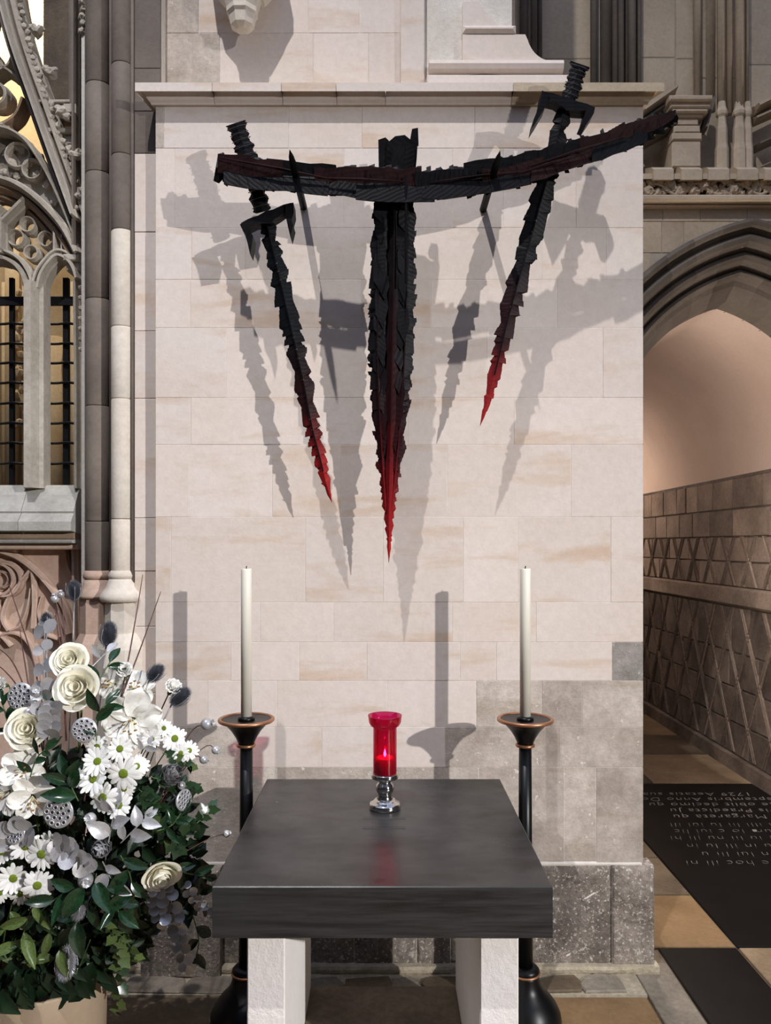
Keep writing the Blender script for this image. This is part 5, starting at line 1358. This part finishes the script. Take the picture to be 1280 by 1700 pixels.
rlab = ['small daisy at the top of the outer daisy spray by the candlestick', 'small daisy of the outer spray touching the largest amaryllis', 'biggest daisy of the outer spray by the candlestick', 'outermost daisy of the spray, turned to the candlestick', 'daisy of the outer spray seen from its side']
for k, ((u, v, r), l) in enumerate(zip(rt, rlab)):
    daisy(u, v, r, l, (frng.uniform(0.1, 0.8), frng.uniform(-0.2, 0.5)), 'daisies in the outer spray', k + 1)
lw = [(42, 1405, 24), (69, 1418, 28), (22, 1458, 26), (62, 1470, 26), (33, 1484, 20), (4, 1414, 22), (84, 1400, 20), (0, 1482, 17)]
llab = ['white daisy at the top of the low cluster above the vase', 'biggest daisy of the low cluster above the vase', 'white daisy in the lower row of the low cluster near the picture edge', 'white daisy in the lower row of the low cluster beside dark leaves', 'drooping daisy under the low cluster', 'greyish daisy of the low cluster cut by the picture edge', 'daisy tucked behind the biggest one of the low cluster', 'lowest daisy at the picture edge above the vase']
for k, ((u, v, r), l) in enumerate(zip(lw, llab)):
    daisy(u, v, r, l, (frng.uniform(-0.2, 0.3), frng.uniform(-0.3, 0.2)), 'daisies in the low cluster', k, 0.03 if k in (4, 6) else 0)
# carnations
def carnation(u, v, r, lab, d):
    t, loc, M = flower('white_carnation', lab, 'carnation', u, v, d, 0, 'small white carnations')
    R = S(r, loc.y)
    for L in range(3):
        ph = L * 1.3
        me = mesh('petal_frill', *surf(40, 3, lambda a, b: ((0.12 + (0.85 - 0.25 * L) * b) * math.cos(a * 2 * PI), (0.12 + (0.85 - 0.25 * L) * b) * math.sin(a * 2 * PI), -0.6 + (0.75 + 0.22 * L) * b ** 0.6 + 0.14 * b * math.sin(a * 22 * PI + ph))), white_p, True)
        lchild('petal_frill', me, t, Matrix.Scale(R, 4))
    lchild('calyx', mesh('calyx', *lathe([(0.10, -1.7), (0.22, -1.5), (0.28, -1.0), (0.30, -0.6), (0.24, -0.5)], 0, 0, 12), stem_m, True), t, Matrix.Scale(R, 4))
    wchild('stem', stem_to_hub(loc - Vector(d).normalized() * R * 1.6, d, 0.7, 0.002, 0.06), stem_m, t, M)
carnation(288, 1140, 15, 'small white carnation between two dark teasels', (0.6, -0.7, 0.75))
carnation(207, 1112, 14, 'white carnation on top of the upper amaryllis blooms', (0.1, -0.9, 0.7))
carnation(0, 1136, 13, 'white carnation cut by the picture edge', (-0.2, -1, 0.3))
# teasels
teasel(123, 981, 17, 'topmost dark teasel on a thin silver stem', (0.1, -0.25, 1))
teasel(77, 1034, 17, 'dark teasel above the silver eucalyptus spray', (0.15, -0.3, 1))
teasel(180, 1053, 21, 'largest dark teasel standing above the amaryllis', (0.3, -0.3, 1))
teasel(258, 1118, 18, 'dark teasel leaning out behind the largest amaryllis', (0.75, -0.3, 0.8))
teasel(299, 1157, 20, 'outermost dark teasel nearest the candlestick', (0.9, -0.3, 0.75))
teasel(131, 1504, 20, 'silver brown teasel hanging among dark laurel leaves', (0.05, -0.4, -1), True, False)
teasel(110, 1598, 24, 'silver teasel hanging in front of the vase', (0.1, -0.5, -1), True, False)
# pods and cones
lotus(34, 1156, 23, 'silver lotus pod near the picture edge beside round seed heads', (-0.1, -1, 0.25))
lotus(140, 1212, 21, 'silver lotus pod between the roses and the daisies', (0.15, -1, 0.1))
lotus(97, 1349, 26, 'big silver lotus pod beside the low amaryllis cluster', (-0.05, -1, 0.1))
lotus(305, 1328, 18, 'narrow side-on silver lotus pod near the candlestick', (0.95, -0.55, 0.05))
lotus(26, 1382, 20, 'silver lotus pod half hidden below the low amaryllis', (-0.3, -0.8, 0.3))
cone(168, 1408, 21, 'silver cone among silver leaves below the middle daisies', (0.0, -1, 0.1))
cone(284, 1286, 24, 'silver pine cone below the outer daisy spray', (0.6, -0.6, 0.45))
for (u, v, r, l, d, b) in ((61, 1150, 11, 'large silver seed head touching the lotus pod near the picture edge', (0.3, -1, 0.6), (80, 1300)), (58, 1166, 10, 'silver seed head just below the large one by the lotus pod', (0.4, -1, 0.1), (80, 1300)), (48, 1183, 10, 'silver seed head resting on the open rose', (0, -1, -0.3), (80, 1300)),
                        (343, 1202, 10, 'largest silver seed head on a twig reaching to the candlestick', (1, -0.2, 0.25), (262, 1340)), (358, 1245, 7, 'small silver seed head bending down beside the candlestick pole', (0.7, -0.2, -0.6), (262, 1340)), (338, 1261, 7, 'small silver seed head below the bending one by the candlestick', (0.8, -0.3, -0.4), (262, 1340)),
                        (376, 1384, 6, 'tiny silver seed head on the lowest long twig by the table', (0.9, -0.2, 0.4), (298, 1420)), (150, 1359, 10, 'silver seed head under the middle daisies', (-0.1, -1, 0.4), (165, 1400)), (142, 1461, 13, 'plump silver seed head above the hanging silver brown teasel', (0.5, -1, 0), (120, 1430)),
                        (301, 1304, 7, 'small silver seed head above the narrow lotus pod', (0.4, -0.8, 0.4), (260, 1345)), (91, 994, 7, 'silver seed head on a wire beside the topmost teasel', (0, -0.4, 1), (110, 1130)), (101, 987, 6, 'second silver seed head on a wire, touching the topmost teasel', (0.1, -0.4, 1), (112, 1130))):
    bead(u, v, r, l, d, b)
# twigs
for pth, l in (([(80, 1230), (58, 1110), (34, 1030), (10, 956)], 'bare red twig rising highest near the picture edge'), ([(200, 1160), (214, 1090), (228, 1010), (237, 954)], 'straight red twig pointing at the rounded shaft'), ([(200, 1160), (228, 1090), (250, 1030), (267, 982)], 'bare red twig leaning towards the stone pier'),
                  ([(60, 1230), (46, 1130), (38, 1080), (33, 1044)], 'short red twig beside the eucalyptus spray'), ([(70, 1230), (40, 1140), (18, 1095), (-6, 1074)], 'arching brown twig reaching the picture edge'), ([(66, 1240), (34, 1150), (10, 1116), (-10, 1100)], 'lower arching brown twig near the picture edge'),
                  ([(140, 1330), (144, 1290), (147, 1240)], 'short red twig in front of the middle daisies'), ([(110, 1230), (104, 1100), (96, 1050), (91, 1000)], 'copper wire curling up to the seed heads'), ([(60, 1330), (30, 1240), (8, 1180), (-4, 1150)], 'dark red stem crossing behind the open rose')):
    pts3 = smooth_path([P(u, v, FD(u, v) + 0.02) for u, v in pth], 6)
    o = mk('twig', tube(pts3, [0.0026 - 0.0016 * i / (len(pts3) - 1) for i in range(len(pts3))], 6), twig_m, None, True)
    tag(o, l, 'twig', 'bare twigs in the bouquet')
# leaves
G1, G2, G3, G4 = 'glossy laurel sprigs', 'silver eucalyptus sprays', 'ivy trails', 'silver sprayed leaf sprigs'
for pth, n, sz_, l in (([(150, 1470), (110, 1480), (60, 1520)], 5, 0.085, 'dark glossy laurel sprig below the low daisies'), ([(160, 1450), (150, 1500), (120, 1540)], 5, 0.090, 'dark laurel sprig hanging over the vase rim'), ([(170, 1450), (185, 1490), (200, 1520)], 5, 0.085, 'broad laurel sprig below the silver cone'),
                     ([(200, 1420), (215, 1450), (222, 1490)], 4, 0.085, 'laurel sprig beside the leaning rose'), ([(130, 1330), (118, 1305), (112, 1290)], 4, 0.075, 'laurel sprig between the low amaryllis and the daisies'), ([(160, 1230), (160, 1190), (175, 1170)], 4, 0.065, 'dark rose leaves under the large rose'),
                     ([(150, 1160), (170, 1120), (182, 1100)], 2, 0.065, 'single dark leaf standing between rose and amaryllis'), ([(50, 1290), (60, 1260), (75, 1245)], 4, 0.060, 'dark leaves below the open rose'), ([(280, 1440), (310, 1450), (340, 1455)], 4, 0.060, 'dark leaves behind the leaning rose by the table'),
                     ([(90, 1190), (82, 1172), (84, 1160)], 3, 0.040, 'small dark leaves beside the lotus pod and the large rose'), ([(20, 1220), (10, 1190), (4, 1165)], 4, 0.055, 'dark leaves at the picture edge beside the open rose'), ([(260, 1380), (285, 1370), (300, 1350)], 5, 0.050, 'dark leaves under the silver pine cone'), ([(320, 1520), (330, 1560), (325, 1590)], 3, 0.060, 'long dark leaf hanging under the table corner')):
    sprig('laurel_sprig', l, 'leaf sprig', pth, laurel_meshes, n, sz_, G1, stem_m)
for pth, n, sz_, l in (([(60, 1490), (45, 1530), (30, 1580)], 4, 0.085, 'pale green long leaves hanging over the vase near the picture edge'), ([(90, 1540), (60, 1570), (30, 1600)], 4, 0.080, 'pale green leaves spreading across the vase front'), ([(110, 1560), (90, 1590), (70, 1610)], 3, 0.070, 'pale green leaves hanging beside the silver teasel'), ([(20, 1500), (8, 1550), (2, 1600)], 4, 0.075, 'pale green leaves at the picture edge over the vase')):
    sprig('long_leaf_sprig', l, 'leaf sprig', pth, light_meshes, n, sz_, 'pale long leaf sprigs', stem_m)
for pth, n, sz_, l in (([(70, 1200), (73, 1130), (74, 1040)], 6, 0.042, 'upright silver eucalyptus spray below a dark teasel'), ([(270, 1450), (285, 1500), (300, 1560), (310, 1608)], 9, 0.030, 'silver eucalyptus spray trailing down beside the table'), ([(300, 1460), (322, 1490), (352, 1520)], 5, 0.022, 'thin eucalyptus spray reaching to the slate top'),
                     ([(80, 1390), (110, 1410), (140, 1430)], 6, 0.042, 'shiny silver eucalyptus spray beside the silver cone'), ([(60, 1370), (30, 1380), (0, 1390)], 5, 0.045, 'silver eucalyptus below the low amaryllis cluster'), ([(80, 1230), (86, 1200), (90, 1170)], 5, 0.036, 'silver eucalyptus leaves between open rose and large rose'), ([(260, 1450), (262, 1490), (268, 1530)], 5, 0.032, 'short silver eucalyptus spray below the leaning rose')):
    sprig('eucalyptus_spray', l, 'eucalyptus', pth, [euc_mesh, euc_mesh, euc_mesh2], n, sz_, G2, silver_dull, True, 1.1)
for pth, n, sz_, l in (([(180, 1400), (185, 1370), (190, 1345)], 3, 0.062, 'upright silver leaves just under the lowest middle daisy'), ([(200, 1400), (220, 1380), (240, 1360)], 4, 0.055, 'silver leaves between the middle daisies and the ivy'), ([(170, 1430), (180, 1450), (190, 1475)], 3, 0.062, 'silver leaves hanging below the silver cone'), ([(230, 1250), (240, 1240), (250, 1235)], 3, 0.034, 'small silver leaves under the largest amaryllis'), ([(150, 1110), (168, 1092), (178, 1082)], 1, 0.05, 'silver and green leaf blade beside the topmost rose')):
    sprig('silver_leaf_sprig', l, 'leaf sprig', pth, silver_meshes, n, sz_, G4, silver_dull)
for pth, n, sz_, l, ms in (([(170, 1520), (195, 1560), (202, 1610), (196, 1680)], 16, 0.034, 'ivy trail hanging down beside the vase', [ivy_mesh, ivy_mesh2]), ([(180, 1530), (215, 1570), (228, 1590)], 8, 0.032, 'short ivy trail branching above the hanging one', [ivy_mesh2, ivy_mesh]), ([(150, 1560), (130, 1610), (115, 1650), (70, 1690)], 5, 0.020, 'thin ivy tendril across the vase front', [ivy_mesh2]),
                         ([(240, 1320), (280, 1350), (320, 1370), (350, 1340)], 14, 0.034, 'ivy trail reaching up towards the candlestick pole', [ivy_mesh]), ([(240, 1340), (270, 1380), (300, 1410)], 12, 0.034, 'ivy trail below the narrow lotus pod', [ivy_mesh, ivy_mesh, ivy_mesh2]), ([(250, 1290), (290, 1300), (325, 1310)], 9, 0.032, 'ivy trail under the silver pine cone', [ivy_mesh]), ([(230, 1310), (250, 1330), (262, 1370)], 9, 0.034, 'ivy trail beside the lowest middle daisy', [ivy_mesh]), ([(270, 1250), (296, 1262), (318, 1272)], 6, 0.028, 'ivy leaves beneath the outer daisy spray', [ivy_mesh2, ivy_mesh])):
    sprig('ivy_trail', l, 'ivy', pth, ms, n, sz_, G3, stem_m, False, 1.0, 0.0014, 0.01)
